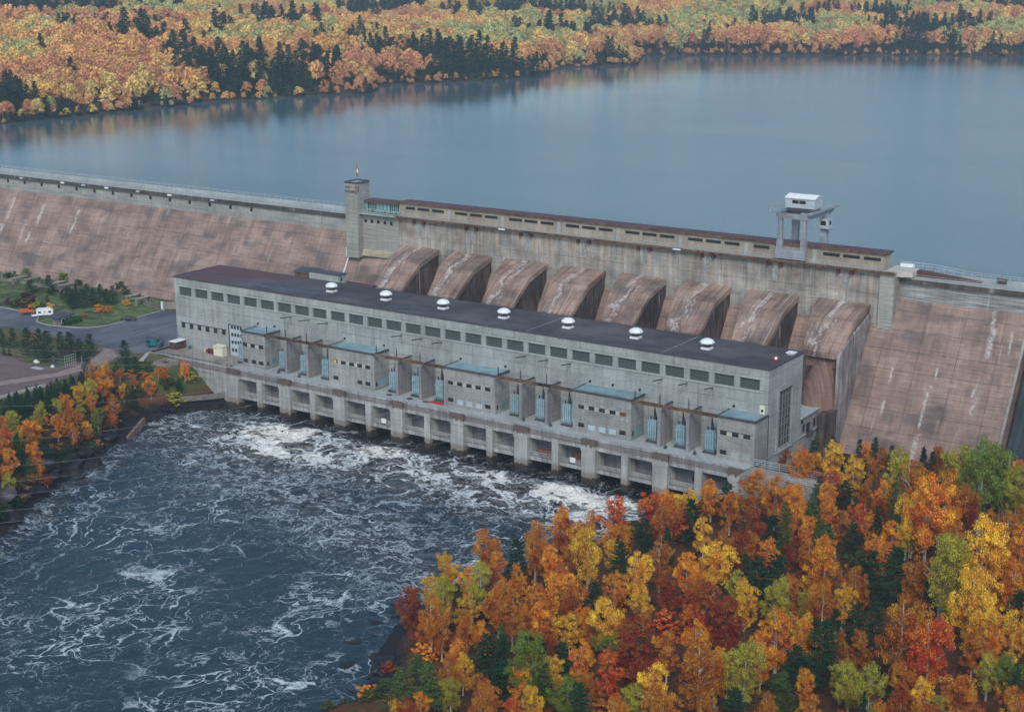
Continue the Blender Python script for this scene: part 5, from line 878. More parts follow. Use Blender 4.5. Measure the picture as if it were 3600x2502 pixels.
# ============================================================ TREES
TREES = [(139.8,-86,10.3,4.2,'A','Y'),(149.4,-100.6,11.7,4.2,'A','G'),(152.5,-108.4,11.8,5,'A','D'),(145.4,-87,8,2.5,'A','O'),(153.5,-98.3,8,3.6,'A','Y'),(150.9,-91.2,11,2.5,'A','G'),(145.4,-78,8,2.9,'A','O'),(146.5,-72.1,8.7,4.6,'P','P'),(153.9,-83.1,8,2.5,'A','O'),(160.1,-98.4,12,5,'A','D'),(165.6,-102.1,11.7,3.5,'A','D'),(166.5,-96,10.7,5.3,'M','D'),(157.8,-77,10.2,3.8,'A','O'),(166.9,-86.5,8.8,6.1,'M','O'),(155.7,-67.5,8,3,'A','D'),(165.5,-76.5,15.1,5.4,'A','Y'),(150.1,-54.4,8.3,2.8,'A','O'),(163.3,-63.4,8,3.6,'A','Y'),(160.2,-52.4,8,3.1,'A','O'),(162,-43.9,11.5,8.1,'M','F'),(163.9,-51.8,8.9,5.5,'P','P'),(161.3,-33.4,9.7,3.3,'A','Y'),(168.2,-68.6,8.9,3.9,'P','P'),(175.5,-75.3,11.4,3.7,'A','Y'),(173.9,-80.3,8.8,3.1,'A','O'),(183.3,-99,11.8,6.5,'A','Y'),(182.7,-85.5,9,3.6,'A','Y'),(175.8,-66.9,10.2,4.8,'A','D'),(173.2,-93.5,8,5.6,'M','R'),(175.8,-99.5,8.3,4.6,'A','Y'),(190.3,-99.8,10.5,6.4,'M','R'),(184.6,-80.4,9.1,4.2,'M','R'),(186.3,-103.4,8,4.7,'A','L'),(170.7,-117,10.4,5.2,'P','P'),(179.4,-119.4,13.7,5.5,'A','L'),(178.7,-119.8,8.2,3.2,'A','O'),(175,-105.7,8,3.4,'M','R'),(182.5,-114.6,8,3.2,'A','Y'),(185.8,-111.7,9.6,3.2,'A','O'),(162.7,-115.1,8,3.6,'A','O'),(168,-120.3,8,3.2,'A','Y'),(189.1,-121.4,8,5.1,'A','L'),(191.3,-112.5,8.9,4.5,'M','F'),(162.9,-130.5,8.3,5,'P','Q'),(167.2,-129,9.3,5.3,'P','Q'),(160.1,-122.1,8,3,'P','Q'),(171,-127.9,8,2.9,'A','G'),(171.6,-136.3,8,2.5,'A','O'),(170.3,-139.3,8,2.5,'A','Y'),(177.8,-127.1,8,3.4,'A','D'),(186.1,-131.5,8,2.2,'A','F'),(200.5,-120.1,9,3.8,'A','G'),(203.9,-119.6,11.8,3.7,'A','Y'),(200.4,-125.3,8,2.2,'A','O'),(185.6,-125.9,8,1.5,'A','Y'),(154.9,-108.6,9.4,3.5,'A','D'),(162.3,-107.2,8,3.4,'A','O'),(179.7,-98.8,8,3.1,'M','D'),(169.6,-99,8.9,3.5,'A','O'),(160.5,-108.9,9.3,3.2,'A','D'),(167.1,-100.9,8.9,3.2,'A','D'),(173.3,-87,8,3,'P','P'),(180.4,-109.1,8,3,'P','P'),(175.6,-120,8,2.4,'P','P'),(182.7,-118.6,8,2.9,'P','Q'),(191.5,-118.3,8,2.6,'A','D'),(189.7,-104,8,3,'M','R'),(167,-123,8,2.7,'A','D'),(160.2,-24.7,8,3.3,'A','Y'),(164.9,-23.4,9.3,3.3,'A','O'),(168.4,-22.9,9.5,5.2,'P','P'),(168.6,-40.2,10.5,4.6,'P','P'),(174.4,-46,9.2,3.1,'A','Y'),(175.4,-23.4,13.1,6.6,'A','D'),(180.1,-23.7,12.4,5.4,'A','D'),(187.7,-32.9,13.6,3.8,'A','O'),(174,2.7,11.5,3.9,'A','O'),(177.7,3.9,10.4,5.9,'M','D'),(180.8,4.8,12.1,2.9,'A','Y'),(180.4,10.6,8.5,4.8,'P','P'),(188.4,-2.1,11.7,5.3,'A','Y'),(184.6,-3.3,8.5,5.3,'M','F'),(190.5,-20.3,8,3.6,'A','O'),(199,-11.6,10.1,3.7,'A','O'),(198.5,-1.6,15,6.8,'A','G'),(204.8,-10.5,14.5,5.5,'A','D'),(217,-37,19.2,5,'A','O'),(216.9,-24.9,16.7,4.8,'A','D'),(211.3,-1,15.8,7.1,'A','G'),(218.5,-8.2,19.6,6.9,'A','L'),(220.7,-2.9,18.2,6.6,'A','L'),(204.5,-29.1,9.4,4.5,'S','P'),(202.7,-37.4,8,5.1,'P','P'),(213,-34.3,12.9,4.7,'A','Y'),(212.9,-35.2,8.3,3.7,'A','G'),(184.5,-34.6,8,4.5,'P','P'),(178.8,-34.4,8,4.9,'P','Q'),(186.4,-65.2,11,6.9,'A','Y'),(185.9,-48.6,8,3,'A','D'),(190.4,-49.2,8,2.3,'A','O'),(194.9,-46.9,8,3.3,'M','R'),(208.6,-66.6,15.1,5.2,'A','O'),(209.3,-43.5,8.1,3,'A','O'),(216.1,-62.8,11.5,5.2,'P','P'),(219.6,-60.8,11.9,4.6,'P','P'),(200.8,-69.3,12.5,6.1,'P','P'),(195.7,-65.6,9.8,3.4,'P','P'),(192.6,-68,8,2.5,'A','G'),(199.1,-78.2,9.9,3.5,'A','Y'),(196.1,-86.7,12.4,5.8,'M','R'),(201.2,-89.4,11.4,5.1,'M','R'),(209.2,-75.1,8,2.9,'A','G'),(213.3,-85.4,8,3.4,'A','Y'),(206.7,-66.6,8,2.1,'A','Y'),(214.7,-71.8,9.3,3.2,'A','Y'),(215.4,-68.2,11.2,4.5,'A','D'),(224.8,-64.5,12,3.6,'A','D'),(235.8,-64.6,18.8,5.9,'A','Y'),(232.2,-71.8,18.9,5.5,'A','G'),(238.3,-79.1,14.9,6.1,'A','Y'),(233.1,-39.4,12.2,5.2,'A','D'),(234,-97.4,16.9,4.7,'A','D'),(239,-99.6,14.3,4.8,'A','F'),(242.5,-83.2,12.1,4.9,'A','Y'),(240.1,-62,11.2,4.2,'A','O'),(247,-84.9,10.7,3.8,'A','Y'),(213,-96.6,12.8,4.6,'A','O'),(212.1,-99.6,10.6,2.7,'A','O'),(214.8,-112,13.7,3.5,'A','G'),(208.7,-108.6,10,3.9,'A','O'),(207.9,-113.7,13.5,3.8,'A','D'),(219.9,-109.2,8,4,'P','Q'),(223.8,-109.1,8,2.8,'A','O'),(233.7,-110.1,10.5,4.7,'A','G'),(226.8,-102.6,8,2.6,'A','G'),(240.8,-107.3,8,3.4,'A','Y'),(245.5,-113.7,8,3.8,'A','G'),(246.4,-108.1,9.9,5.3,'A','D'),(247.1,-97.1,8,2.3,'A','G'),(250.5,-97.5,8.2,4.1,'A','L'),(235,-103.6,8,1.5,'S','P'),(235.2,-115.6,8,2.1,'S','P'),(253.4,-106.2,8,2.9,'A','D'),(227.9,-116.7,8,2.6,'A','D'),(239.1,-116.1,8,1.9,'A','O'),(215.9,-117,8,2.9,'P','P'),(221.4,-97.8,12,2.9,'P','P'),(188.1,4.4,8.8,3.5,'P','P'),(189.7,-27.1,8.1,3.2,'P','P'),(190.3,-10.3,8,3,'P','P'),(212.4,-47.8,8,2.6,'A','O'),(204.7,-72.7,9.4,2.4,'A','D'),(182.7,-68.8,10,3.1,'A','O'),(194.7,-89.9,9.1,3.1,'M','F'),(225.1,-5.8,14.1,4,'A','G'),(227.7,-65.3,8,2.7,'P','P'),(217.5,-14.2,10.8,3.9,'A','D'),(242.5,-89.3,9,3.7,'A','D'),(237.2,-46.9,11.8,3.8,'A','O'),(244.3,-72,8.6,3.1,'P','P'),(236.7,-104,8.7,3,'A','D'),(244.3,-86.2,8.2,3.5,'A','O'),(220.9,-116.5,8,2.4,'A','D'),(220.2,-80,8,2.3,'P','P'),(213,-120,8,3.2,'A','D'),(202.8,-28.3,8,3.1,'A','O'),(197.9,-48.7,8,2.6,'A','D'),(180.8,-49.2,8,2.7,'A','D'),(198.3,-22.6,8,3.6,'A','F'),(197.1,-28.9,8,3.8,'M','D'),(210.3,-37,8.8,3,'A','O'),(219.1,-30.5,11.3,3.4,'A','O'),(222.1,-93.1,8,2.4,'A','D'),(225.4,-91.9,8,2.7,'M','D'),(217.8,-99.2,8,2.4,'P','P'),(-76,-21.7,6,2.6,'P','P'),(-71.9,-20.7,6.3,3.6,'P','P'),(-61.3,-23.6,8.6,3.9,'P','P'),(-54.6,-24.7,9.3,4.8,'P','P'),(-49.7,-25.7,9.6,4.1,'P','P'),(-55.3,-16.4,6.6,3.6,'P','P'),(-45.9,-20.7,8.7,4.2,'P','P'),(-42.7,-19.8,7,4.2,'P','P'),(-44.4,-14.6,7.1,4.2,'P','P'),(-66.5,-28.3,2.8,1.9,'S','P'),(-65.1,-27.4,2.6,1.9,'S','P'),(-30.2,-14,7.6,4.8,'P','P'),(-27.1,-16.1,3.4,2.8,'S','P'),(-27.4,-12.6,3.8,2.9,'S','P'),(-28.2,-19.2,3.6,3.1,'S','P'),(-29.4,-21.7,3.3,1.9,'A','Y'),(-28.2,-26.4,2.9,1.5,'S','P'),(-23.2,-16.5,3.3,3.8,'P','P'),(-18.1,-33.5,9.1,6.1,'A','O'),(-13.7,-45,7.8,4.4,'A','Y'),(-11.8,-50.8,7.2,3.5,'A','O'),(-11.2,-43.4,6.4,3.5,'A','O'),(-18,-25.9,5.8,2.8,'A','Y'),(-24.8,-21.1,3.6,2.8,'A','D'),(-6.7,-45.6,6.7,3.5,'A','L'),(-7.4,-40.2,4.9,3,'A','F'),(-7.3,-51.7,6,3.5,'A','D'),(-5.1,-50.7,4.5,2.6,'A','Y'),(-3.9,-74.6,7.1,4.6,'A','G'),(-5.5,-64.9,7.9,3.4,'A','G'),(-0.8,-73.3,6.8,3.6,'A','O'),(-0.2,-70.9,8.3,3.8,'A','O'),(-1.9,-62.6,7.3,4.2,'A','O'),(-0.2,-59.3,7.3,3.1,'A','O'),(4.1,-83.4,7.7,3.5,'A','F'),(2.6,-78.7,7.3,2.7,'A','G'),(10.5,-87.6,8.1,3.9,'A','O'),(5.5,-85.7,7.4,2.1,'A','D'),(12.9,-91.1,5.6,2.1,'A','O'),(5.3,-75.9,7,3.5,'A','O'),(6.1,-67.3,6.6,3.3,'P','P'),(4.4,-72.2,7.1,2.7,'P','P'),(11,-82.2,6.3,2.6,'P','Q'),(10.3,-78.9,7.2,3.2,'A','D'),(9.4,-83.4,7.1,2.4,'P','P'),(6.4,-72.6,5.1,2.7,'P','P'),(11.7,-82.5,3,2.4,'A','D'),(-2.9,-51.9,3.9,2.3,'A','D'),(9.8,-89.6,6,1.6,'P','P'),(12.4,-78.4,3.9,2.4,'A','R'),(-17.2,-67.4,4.3,2.1,'S','P'),(-10.4,-72.2,4,2.4,'S','P'),(-18.7,-65.3,3.4,2.1,'S','P'),(-10.2,-72.1,4,2.4,'S','P'),(-16.8,-65.8,4.4,2.1,'S','P'),(-11.2,-70.8,4,2.4,'S','P'),(-20,-63,4.1,2.1,'S','P'),(-12.7,-68.7,4.1,2.4,'S','P'),(-21.6,-61.6,3.8,2.2,'S','P'),(-12.7,-68.1,4.1,2.4,'S','P'),(-19.6,-61.5,4.4,2.1,'S','P'),(-13.1,-67.1,4.1,2.4,'S','P'),(-22.5,-58.5,3.5,2.2,'S','P'),(-12.9,-65.7,4.1,2.4,'S','P'),(-19,-61.1,4.6,2.1,'S','P'),(-13.1,-65.3,4.1,2.4,'S','P'),(-17.5,-61.4,4.1,2.1,'S','P'),(-11,-66.4,4.1,2.4,'S','P'),(-17.1,-61,4.2,2.1,'S','P'),(-11.1,-65.3,4.1,2.4,'S','P'),(-20.6,-56.6,3.9,2.2,'S','P'),(-13.3,-62.9,4.1,2.4,'S','P'),(-22.4,-55.3,3.8,2.2,'S','P'),(-14.3,-61.7,4.1,2.4,'S','P'),(-19.9,-56.7,3.9,2.2,'S','P'),(-12.4,-63,4.1,2.4,'S','P'),(-19.9,-54.8,3.9,2.2,'S','P'),(-13.1,-60.4,4.1,2.4,'S','P'),(-19.8,-54.2,4.7,2.2,'S','P'),(-14.8,-59,4.2,2.4,'S','P'),(-19.7,-53.5,3.5,2.2,'S','P'),(-12.2,-59.3,4.2,2.4,'S','P'),(-21.1,-52,3.5,2.2,'S','P'),(-13.6,-58.9,4.2,2.4,'S','P'),(-19.5,-52.7,3.7,2.2,'S','P'),(-12.1,-58.5,4.2,2.4,'S','P'),(-18.7,-51.6,3.9,2.2,'S','P'),(-12.9,-56.7,4.2,2.4,'S','P'),(-20.2,-50.1,3.6,2.2,'S','P'),(-14,-55,4.2,2.5,'S','P'),(-20.2,-48.9,3.6,2.2,'S','P'),(-14.6,-53.1,4.2,2.5,'S','P'),(-21.1,-48.3,4.3,2.2,'S','P'),(-15.6,-52.3,4.2,2.5,'S','P'),(-19.5,-48.5,4.2,2.2,'S','P'),(-15,-52.6,4.2,2.5,'S','P'),(-23.5,-44.3,3.7,2.2,'S','P'),(-16.4,-50.9,4.2,2.5,'S','P'),(-20.5,-45.5,3.7,2.2,'S','P'),(-15.4,-50.6,4.2,2.5,'S','P'),(-21.8,-43.2,4.1,2.2,'S','P'),(-15.8,-48.8,4.3,2.5,'S','P'),(-21.1,-43.5,4.1,2.2,'S','P'),(-15.3,-48.6,4.3,2.5,'S','P'),(-22.7,-42,3.6,2.2,'S','P'),(-15.6,-48.1,4.3,2.5,'S','P'),(-23.5,-39.5,4.5,2.3,'S','P'),(-18.4,-43.2,4.3,2.5,'S','P'),(-23.5,-38.9,3.7,2.3,'S','P'),(-16.5,-45.1,4.3,2.5,'S','P'),(-23.3,-38.9,4,2.3,'S','P'),(-16.7,-44.6,4.3,2.5,'S','P'),(-22.3,-37.8,4.8,2.3,'S','P'),(-18.6,-41.2,4.3,2.5,'S','P'),(-23.5,-36.6,4.2,2.3,'S','P'),(-19.4,-40.5,4.4,2.5,'S','P'),(-25.1,-34.4,4.1,2.3,'S','P'),(-21.1,-37.2,4.4,2.6,'S','P'),(-130.7,33.7,5,4.4,'P','P'),(-124.1,36.3,7,4.6,'P','P'),(-114.3,27.3,2.7,2.1,'S','P'),(-114.3,33.5,3,2.2,'S','P'),(-103.8,27.6,6.6,4,'P','P'),(-104.7,31.3,6.9,3.8,'P','P'),(-98.3,25,6.3,4.2,'P','P'),(-95.7,26.8,7.2,4.2,'P','P'),(-101.3,33.6,7.1,3.8,'P','P'),(-96.3,32,6.2,3.8,'P','P'),(-97.4,36.2,6.9,4.1,'P','P'),(-93.3,35.3,6,3.6,'P','P'),(-92.3,37.2,6.9,3.4,'P','P'),(-154.6,50.6,3.7,2.9,'B','L'),(-135.9,52,3.8,3.7,'B','L'),(-159.8,47.1,2.8,2.5,'B','Q'),(-113.7,18.4,5.5,5.3,'B','U'),(-120.8,16.1,3.1,2.3,'B','U'),(-117,16.1,3.5,3.6,'B','Q'),(-106.5,16.4,3.5,3.8,'B','G'),(-101.2,17.5,3.5,2.5,'B','Y'),(-104.2,16.7,3.3,2.9,'B','Q'),(-84.8,24.8,3.9,2.9,'B','O'),(-84.8,28.6,2.4,1.9,'B','O'),(-85.1,17.7,1.9,1.8,'B','D'),(-86.3,37.5,2.6,2.3,'B','Y'),(-129.2,57.2,3.1,3.6,'B','Q'),(-127.8,61.2,2.6,3.4,'B','Q'),(-127.6,52,2.3,3.2,'B','Q'),(-107,54.1,3.7,3.8,'B','Q'),(-101.2,50.5,3.2,2.8,'B','Q'),(-23.9,-11.7,2.7,2.6,'B','O'),(-16.7,-17.1,7.4,3.4,'A','O'),(-15.4,-12.6,5.4,3.1,'A','D'),(-13.9,-6.2,6.6,2,'A','O'),(-13.5,-4.2,4.5,3.5,'B','G'),(-13.2,-9.4,4.2,3.2,'S','P'),(-17.1,-13.6,3.3,1.7,'A','O'),(-11.9,-12.4,4.2,4.6,'B','G'),(-19.9,-10.5,4.2,4.3,'B','Q')]
PAL = {'O': (.80, .29, .040), 'Y': (.84, .46, .055), 'G': (.46, .40, .060), 'L': (.20, .26, .050), 'D': (.56, .20, .040), 'R': (.34, .070, .030), 'F': (.66, .14, .040),
       'P': (.018, .060, .030), 'Q': (.085, .125, .040), 'U': (.11, .06, .05)}
def m_leaf(name, conifer=False):
    m = NT(name); oi = m.n('ShaderNodeObjectInfo'); ge = m.n('ShaderNodeNewGeometry'); tc = m.n('ShaderNodeTexCoord')
    nz = m.noise(tc.outputs['Object'], 2.6, 3, .6); rnd = ge.outputs['Random Per Island']
    hsv = m.n('ShaderNodeHueSaturation'); m.put(hsv.inputs['Color'], oi.outputs['Color'])
    if conifer: m.put(hsv.inputs['Hue'], m.ramp(rnd, 0, 1, .485, .515)); m.put(hsv.inputs['Value'], m.math('MULTIPLY', m.ramp(rnd, 0, 1, .55, 1.6), m.ramp(nz, .35, .65, .75, 1.25)))
    else: m.put(hsv.inputs['Hue'], m.math('ADD', m.ramp(nz, .36, .64, -.028, .030), m.ramp(rnd, 0, 1, .485, .518))); m.put(hsv.inputs['Value'], m.math('MULTIPLY', m.ramp(rnd, 0, 1, .6, 1.35), m.ramp(nz, .3, .7, .8, 1.2)))
    d = m.n('ShaderNodeBsdfDiffuse'); t_ = m.n('ShaderNodeBsdfTranslucent'); mx = m.n('ShaderNodeMixShader'); mx.inputs[0].default_value = .12 if conifer else .35
    m.put(d.inputs[0], hsv.outputs[0]); m.put(t_.inputs[0], hsv.outputs[0]); m.t.links.new(d.outputs[0], mx.inputs[1]); m.t.links.new(t_.outputs[0], mx.inputs[2]); m.t.links.new(mx.outputs[0], m.out.inputs[0]); return m.mat
M_LEAF = m_leaf('autumn_leaves'); M_NEEDLE = m_leaf('needles', True)
M_BARK = plain('pale_birch_bark', (.42, .40, .37), .8, .5, 3); M_BARKD = plain('dark_bark', (.085, .065, .052), .9, .5, 3)
def quads(c, nrm, size, r0, asp=1.0):
    """one small quad per centre c, facing roughly nrm"""
    n = len(c); a = np.cross(nrm, r0.normal(size=(n, 3))); a /= np.linalg.norm(a, axis=1)[:, None] + 1e-9; b = np.cross(nrm, a); b /= np.linalg.norm(b, axis=1)[:, None] + 1e-9
    s_ = (size * r0.uniform(.6, 1.25, n))[:, None]; a = a * s_ * asp; b = b * s_
    return np.stack([c - a - b * .6, c + a * .7 - b, c + a + b * .7, c - a * .6 + b], 1)       # n,4,3
def mesh_from_quads(name, Q, mat):
    me = bpy.data.meshes.new(name); n = len(Q); me.vertices.add(4 * n); me.vertices.foreach_set('co', Q.reshape(-1).astype(np.float32))
    me.loops.add(4 * n); me.loops.foreach_set('vertex_index', np.arange(4 * n, dtype=np.int32)); me.polygons.add(n); me.polygons.foreach_set('loop_start', np.arange(0, 4 * n, 4, dtype=np.int32)); me.update(calc_edges=True)
    if mat: me.materials.append(mat)
    return me
def decid_quads(seed, nclump, nleaf, size, base=.30, width=.42, form='oval'):
    """crown in unit height, radius ~width/2... returns quads; x,y radius 0.5 = nominal crown radius"""
    r0 = np.random.default_rng(seed); C = []; 
    # main limbs give the crown an uneven outline
    nl = int(r0.integers(5, 8)); lobes = []
    for i in range(nl):
        a = i * 2.399 + r0.uniform(-.5, .5); h = base + (1 - base) * (.12 + .72 * i / nl) + r0.uniform(-.05, .05)
        rad = .5 * (math.sin(math.pi * min(1, (h - base * .6) / (1.05 - base * .6))) ** .7) * r0.uniform(.35, .75); lobes.append((rad * math.cos(a), rad * math.sin(a), h, r0.uniform(.2, .32)))
    lobes.append((r0.uniform(-.08, .08), r0.uniform(-.08, .08), .86, .24)); 
    if form == 'round': lobes = [(x * 1.25, y * 1.25, min(h, .84), r * 1.15) for x, y, h, r in lobes]
    for k in range(nclump):
        x, y, h, r = lobes[k % len(lobes)]; d = r0.normal(size=3); d /= np.linalg.norm(d); rr = r * r0.uniform(.45, 1.0)
        C.append((x + d[0] * rr, y + d[1] * rr, min(h + d[2] * rr * .62, .99), r0.uniform(.045, .085)))
    C = np.array(C); cc = np.repeat(C, nleaf, 0); d = r0.normal(size=(len(cc), 3)); d /= np.linalg.norm(d, axis=1)[:, None]; u = r0.uniform(.25, 1, len(cc))[:, None] ** .6
    p = cc[:, :3] + d * cc[:, 3:4] * u * np.array([1.5, 1.5, .8]); nrm = d * .8 + np.array([0, 0, .7]) + r0.normal(size=d.shape) * .35
    return quads(p, nrm, size, r0)
def puff_quads(seed, n, size, base=.18):
    """rounded crown seen from afar: leaf clumps on the skin of overlapping lobes"""
    r0 = np.random.default_rng(seed); m_ = 9; L = []
    for i in range(m_):
        a = i * 2.4 + r0.uniform(-.4, .4); t_ = i / (m_ - 1); rr = .27 * (1 - .75 * t_ ** 2) * r0.uniform(.8, 1.15); L.append((rr * math.cos(a), rr * math.sin(a), base + .22 + (.62 - base) * t_ + r0.uniform(-.04, .04), r0.uniform(.17, .24)))
    L = np.array(L); c = L[r0.integers(0, m_, n)]; d = r0.normal(size=(n, 3)); d[:, 2] = np.abs(d[:, 2]) * 1.1 - .35; d /= np.linalg.norm(d, axis=1)[:, None]
    p = c[:, :3] + d * (c[:, 3] * r0.uniform(.82, 1.05, n))[:, None] * np.array([1, 1, .8]); return quads(p, d + r0.normal(size=d.shape) * .28, size, r0)
def conif_quads(seed, tiers, perb, size, base=.12, spiky=False):
    r0 = np.random.default_rng(seed); P = []; N = []; ax = []
    for i in range(tiers):
        h = base + (1 - base) * (i / tiers) ** .95; R_ = (.5 * (1 - (h - base) / (1.02 - base)) ** (.8 if spiky else .55)) * r0.uniform(.6, 1.12) + .015
        nb = int(r0.integers(5, 8))
        for b in range(nb):
            a = r0.uniform(0, 6.28); L = R_ * r0.uniform(.6, 1.15); t_ = r0.uniform(.08, 1, perb) ** .65; dr = (.16 if spiky else -.12) * L
            sx = r0.normal(0, 1, perb) * L * .17 * (1.15 - t_); x = np.cos(a) * L * t_ - np.sin(a) * sx; y = np.sin(a) * L * t_ + np.cos(a) * sx
            z = h - dr * t_ ** 2 + r0.normal(0, .006, perb) - np.abs(sx) * .25
            P.append(np.stack([x, y, z], 1)); N.append(np.stack([np.cos(a) * .3 + 0 * x, np.sin(a) * .3 + 0 * x, 1 + 0 * x], 1)); ax.append(np.tile([math.cos(a), math.sin(a), -.1], (perb, 1)))
    P = np.concatenate(P); N = np.concatenate(N) + r0.normal(size=P.shape) * .38; A = np.concatenate(ax) + r0.normal(size=P.shape) * .35; A /= np.linalg.norm(A, axis=1)[:, None]
    B_ = np.cross(N, A); B_ /= np.linalg.norm(B_, axis=1)[:, None] + 1e-9; s_ = (size * r0.uniform(.6, 1.3, len(P)))[:, None]
    return np.stack([P - A * s_ * 1.2 - B_ * s_ * .35, P - B_ * s_ * .55, P + A * s_ * 1.5, P + B_ * s_ * .55], 1)
def trunk_mesh(seed, mat, conifer=False, multi=1):
    r0 = np.random.default_rng(seed); mb = MB()
    for k in range(multi):
        bx, by = (r0.uniform(-.04, .04), r0.uniform(-.04, .04)) if multi > 1 else (0, 0); lx, ly = r0.uniform(-.06, .06, 2) * (1 if not conifer else .2)
        pts = [Vector((bx + lx * t_ * t_, by + ly * t_ * t_, t_)) for t_ in (-.06, .3, .6, .93)]; rad = [.020, .014, .009, .003] if not conifer else [.02, .014, .008, .002]
        if multi > 1: rad = [r_ * .75 for r_ in rad]
        for i in range(3): mb.cyl(pts[i], pts[i + 1], rad[i], rad[i + 1], n=6)
        if not conifer:
            for i in range(6):
                h = .35 + .1 * i * .9; a = r0.uniform(0, 6.28); p0 = pts[1].lerp(pts[3], (h - .3) / .63); L = .30 * (1.05 - h); mb.cyl(p0, p0 + Vector((math.cos(a) * L, math.sin(a) * L, L * .8)), .006, .002, n=5)
    me = bpy.data.meshes.new('trunk'); me.from_pydata(mb.v, [], mb.f); me.materials.append(mat); return me
CROWN = {'A': [mesh_from_quads('crown', decid_quads(s_, 125, 95, .0096, base=.22), M_LEAF) for s_ in range(6)],
         'M': [mesh_from_quads('crown', decid_quads(20 + s_, 125, 90, .0104, base=.18, form='round'), M_LEAF) for s_ in range(3)],
         'P': [mesh_from_quads('crown', conif_quads(40 + s_, 30, 34, .0155, base=.12), M_NEEDLE) for s_ in range(4)],
         'S': [mesh_from_quads('crown', conif_quads(60 + s_, 32, 26, .0165, base=.04, spiky=True), M_NEEDLE) for s_ in range(3)],
         'B': [mesh_from_quads('crown', decid_quads(80 + s_, 60, 34, .032, base=.10, form='round'), M_LEAF) for s_ in range(3)],
         'a': [mesh_from_quads('crown', puff_quads(100 + s_, 1300, .024), M_LEAF) for s_ in range(4)],
         's': [mesh_from_quads('crown', conif_quads(120 + s_, 18, 9, .045, base=.04, spiky=True), M_NEEDLE) for s_ in range(3)]}
TRUNK = {'A': [trunk_mesh(s_, M_BARK, multi=1 + (s_ % 3 == 0)) for s_ in range(5)], 'M': [trunk_mesh(10 + s_, M_BARKD, multi=2) for s_ in range(2)], 'P': [trunk_mesh(20, M_BARKD, True)], 'S': [trunk_mesh(21, M_BARKD, True)],
         'B': [trunk_mesh(30, M_BARKD, multi=3)], 'a': [trunk_mesh(31, M_BARK)], 's': [trunk_mesh(32, M_BARKD, True)]}
NAME = {'A': 'birch_tree', 'M': 'maple_tree', 'P': 'pine_tree', 'S': 'spruce_tree', 'B': 'shrub', 'a': 'birch_tree', 's': 'spruce_tree'}
WORD = {'A': 'birch', 'M': 'maple', 'P': 'pine', 'S': 'spruce', 'B': 'shrub', 'a': 'birch', 's': 'spruce'}
CW = {'O': 'orange', 'Y': 'golden', 'G': 'yellow-green', 'L': 'light green', 'D': 'rust-orange', 'R': 'deep red', 'F': 'red-orange', 'P': 'dark green', 'Q': 'olive green', 'U': 'purplish'}
LABEL = []       # (object, region, kindword, colourword, px, py, d)
def add_tree(x, y, H, W_, k, c, region=None):
    z = float(hz(x, y)) if y > 90 or x < -362 else float(gz(x, y))
    r = thing(NAME[k], (x, y, z - .15), None, 'shrub' if k == 'B' else 'tree')
    cm = random.choice(CROWN[k]); cr_ = bpy.data.objects.new('crown', cm); COL.objects.link(cr_); cr_.parent = r
    if k in 'AMBa': cr_.scale = (W_ * 1.0, W_ * 1.0, H)
    else: cr_.scale = (W_ * 1.15, W_ * 1.15, H)
    cr_.rotation_euler = (0, 0, random.uniform(0, 6.28)); col = np.array(PAL[c]) * random.uniform(.85, 1.15); cr_.color = (*col, 1)
    tr = bpy.data.objects.new('trunk', random.choice(TRUNK[k])); COL.objects.link(tr); tr.parent = r; tr.scale = (H, H, H); tr.rotation_euler = (0, 0, random.uniform(0, 6.28))
    if region is None:
        region = 'R' if x > 75 else 'L'
    px, py, d = pix((x, y, z + H * .6)); LABEL.append((r, region, k, c, px, py, d)); return r
TREES = [q for q in TREES if not (-28 < q[0] < -16 and -12 < q[1] < 1)]
for (x, y, H, W_, k, c) in TREES: add_tree(x, y, H, max(W_, H * (.58 if k == 'P' else .36 if k == 'S' else .42)) * (1.2 if k != 'B' else 1.15), k, c)
# fillers behind and between on the near bank, and bushes under the trees
pts = [(t_[0], t_[1]) for t_ in TREES if t_[0] > 75]
fillc = [t_ for t_ in TREES if t_[0] > 75]
r1 = np.random.default_rng(11); cnt = 0; SH = []; LB = []
for _ in range(4000):
    x, y = r1.uniform(135, 300), r1.uniform(-150, 45)
    sd_ = float(sdist(RS, np.array(x), np.array(y))) if y < 4 else x - 148
    if sd_ < 3 or (y > -6 and x < 166) or (-6 < y < 4 and x < 198): continue
    px, py, d = pix((x, y, float(gz(x, y)) + 4))
    if not (-100 < px < 3750 and py < 2850 and d > 60) or (px < 1340 and py > 2150) or (px < 1480 and py > 2150 and py < 2420): continue
    dm = min(math.hypot(x - a, y - b) for a, b in pts)
    if x < 160 and y > -75 and sd_ < 7: continue
    if dm > 3.9 and cnt < 150:
        q = min(fillc, key=lambda t_: math.hypot(x - t_[0], y - t_[1])); k, c = q[4], q[5]
        if r1.random() < .6: k, c = [('A', 'O'), ('A', 'D'), ('P', 'P'), ('A', 'D'), ('P', 'Q'), ('M', 'R'), ('S', 'P')][r1.integers(7)]
        H = r1.uniform(7.5, 12.5) 
        if y > 0: H = min(H, 8)
        add_tree(x, y, H, H * r1.uniform(.42, .55), k, c); pts.append((x, y)); cnt += 1
    elif dm > 1.6 and len(SH) < 150 and all(math.hypot(x - a, y - b) > 3.0 for a, b in SH):
        SH.append((x, y)); H = r1.uniform(1.8, 4.2); add_tree(x, y, H, H * 1.25, 'B', ['D', 'R', 'O', 'D', 'U', 'Q', 'F'][r1.integers(7)])
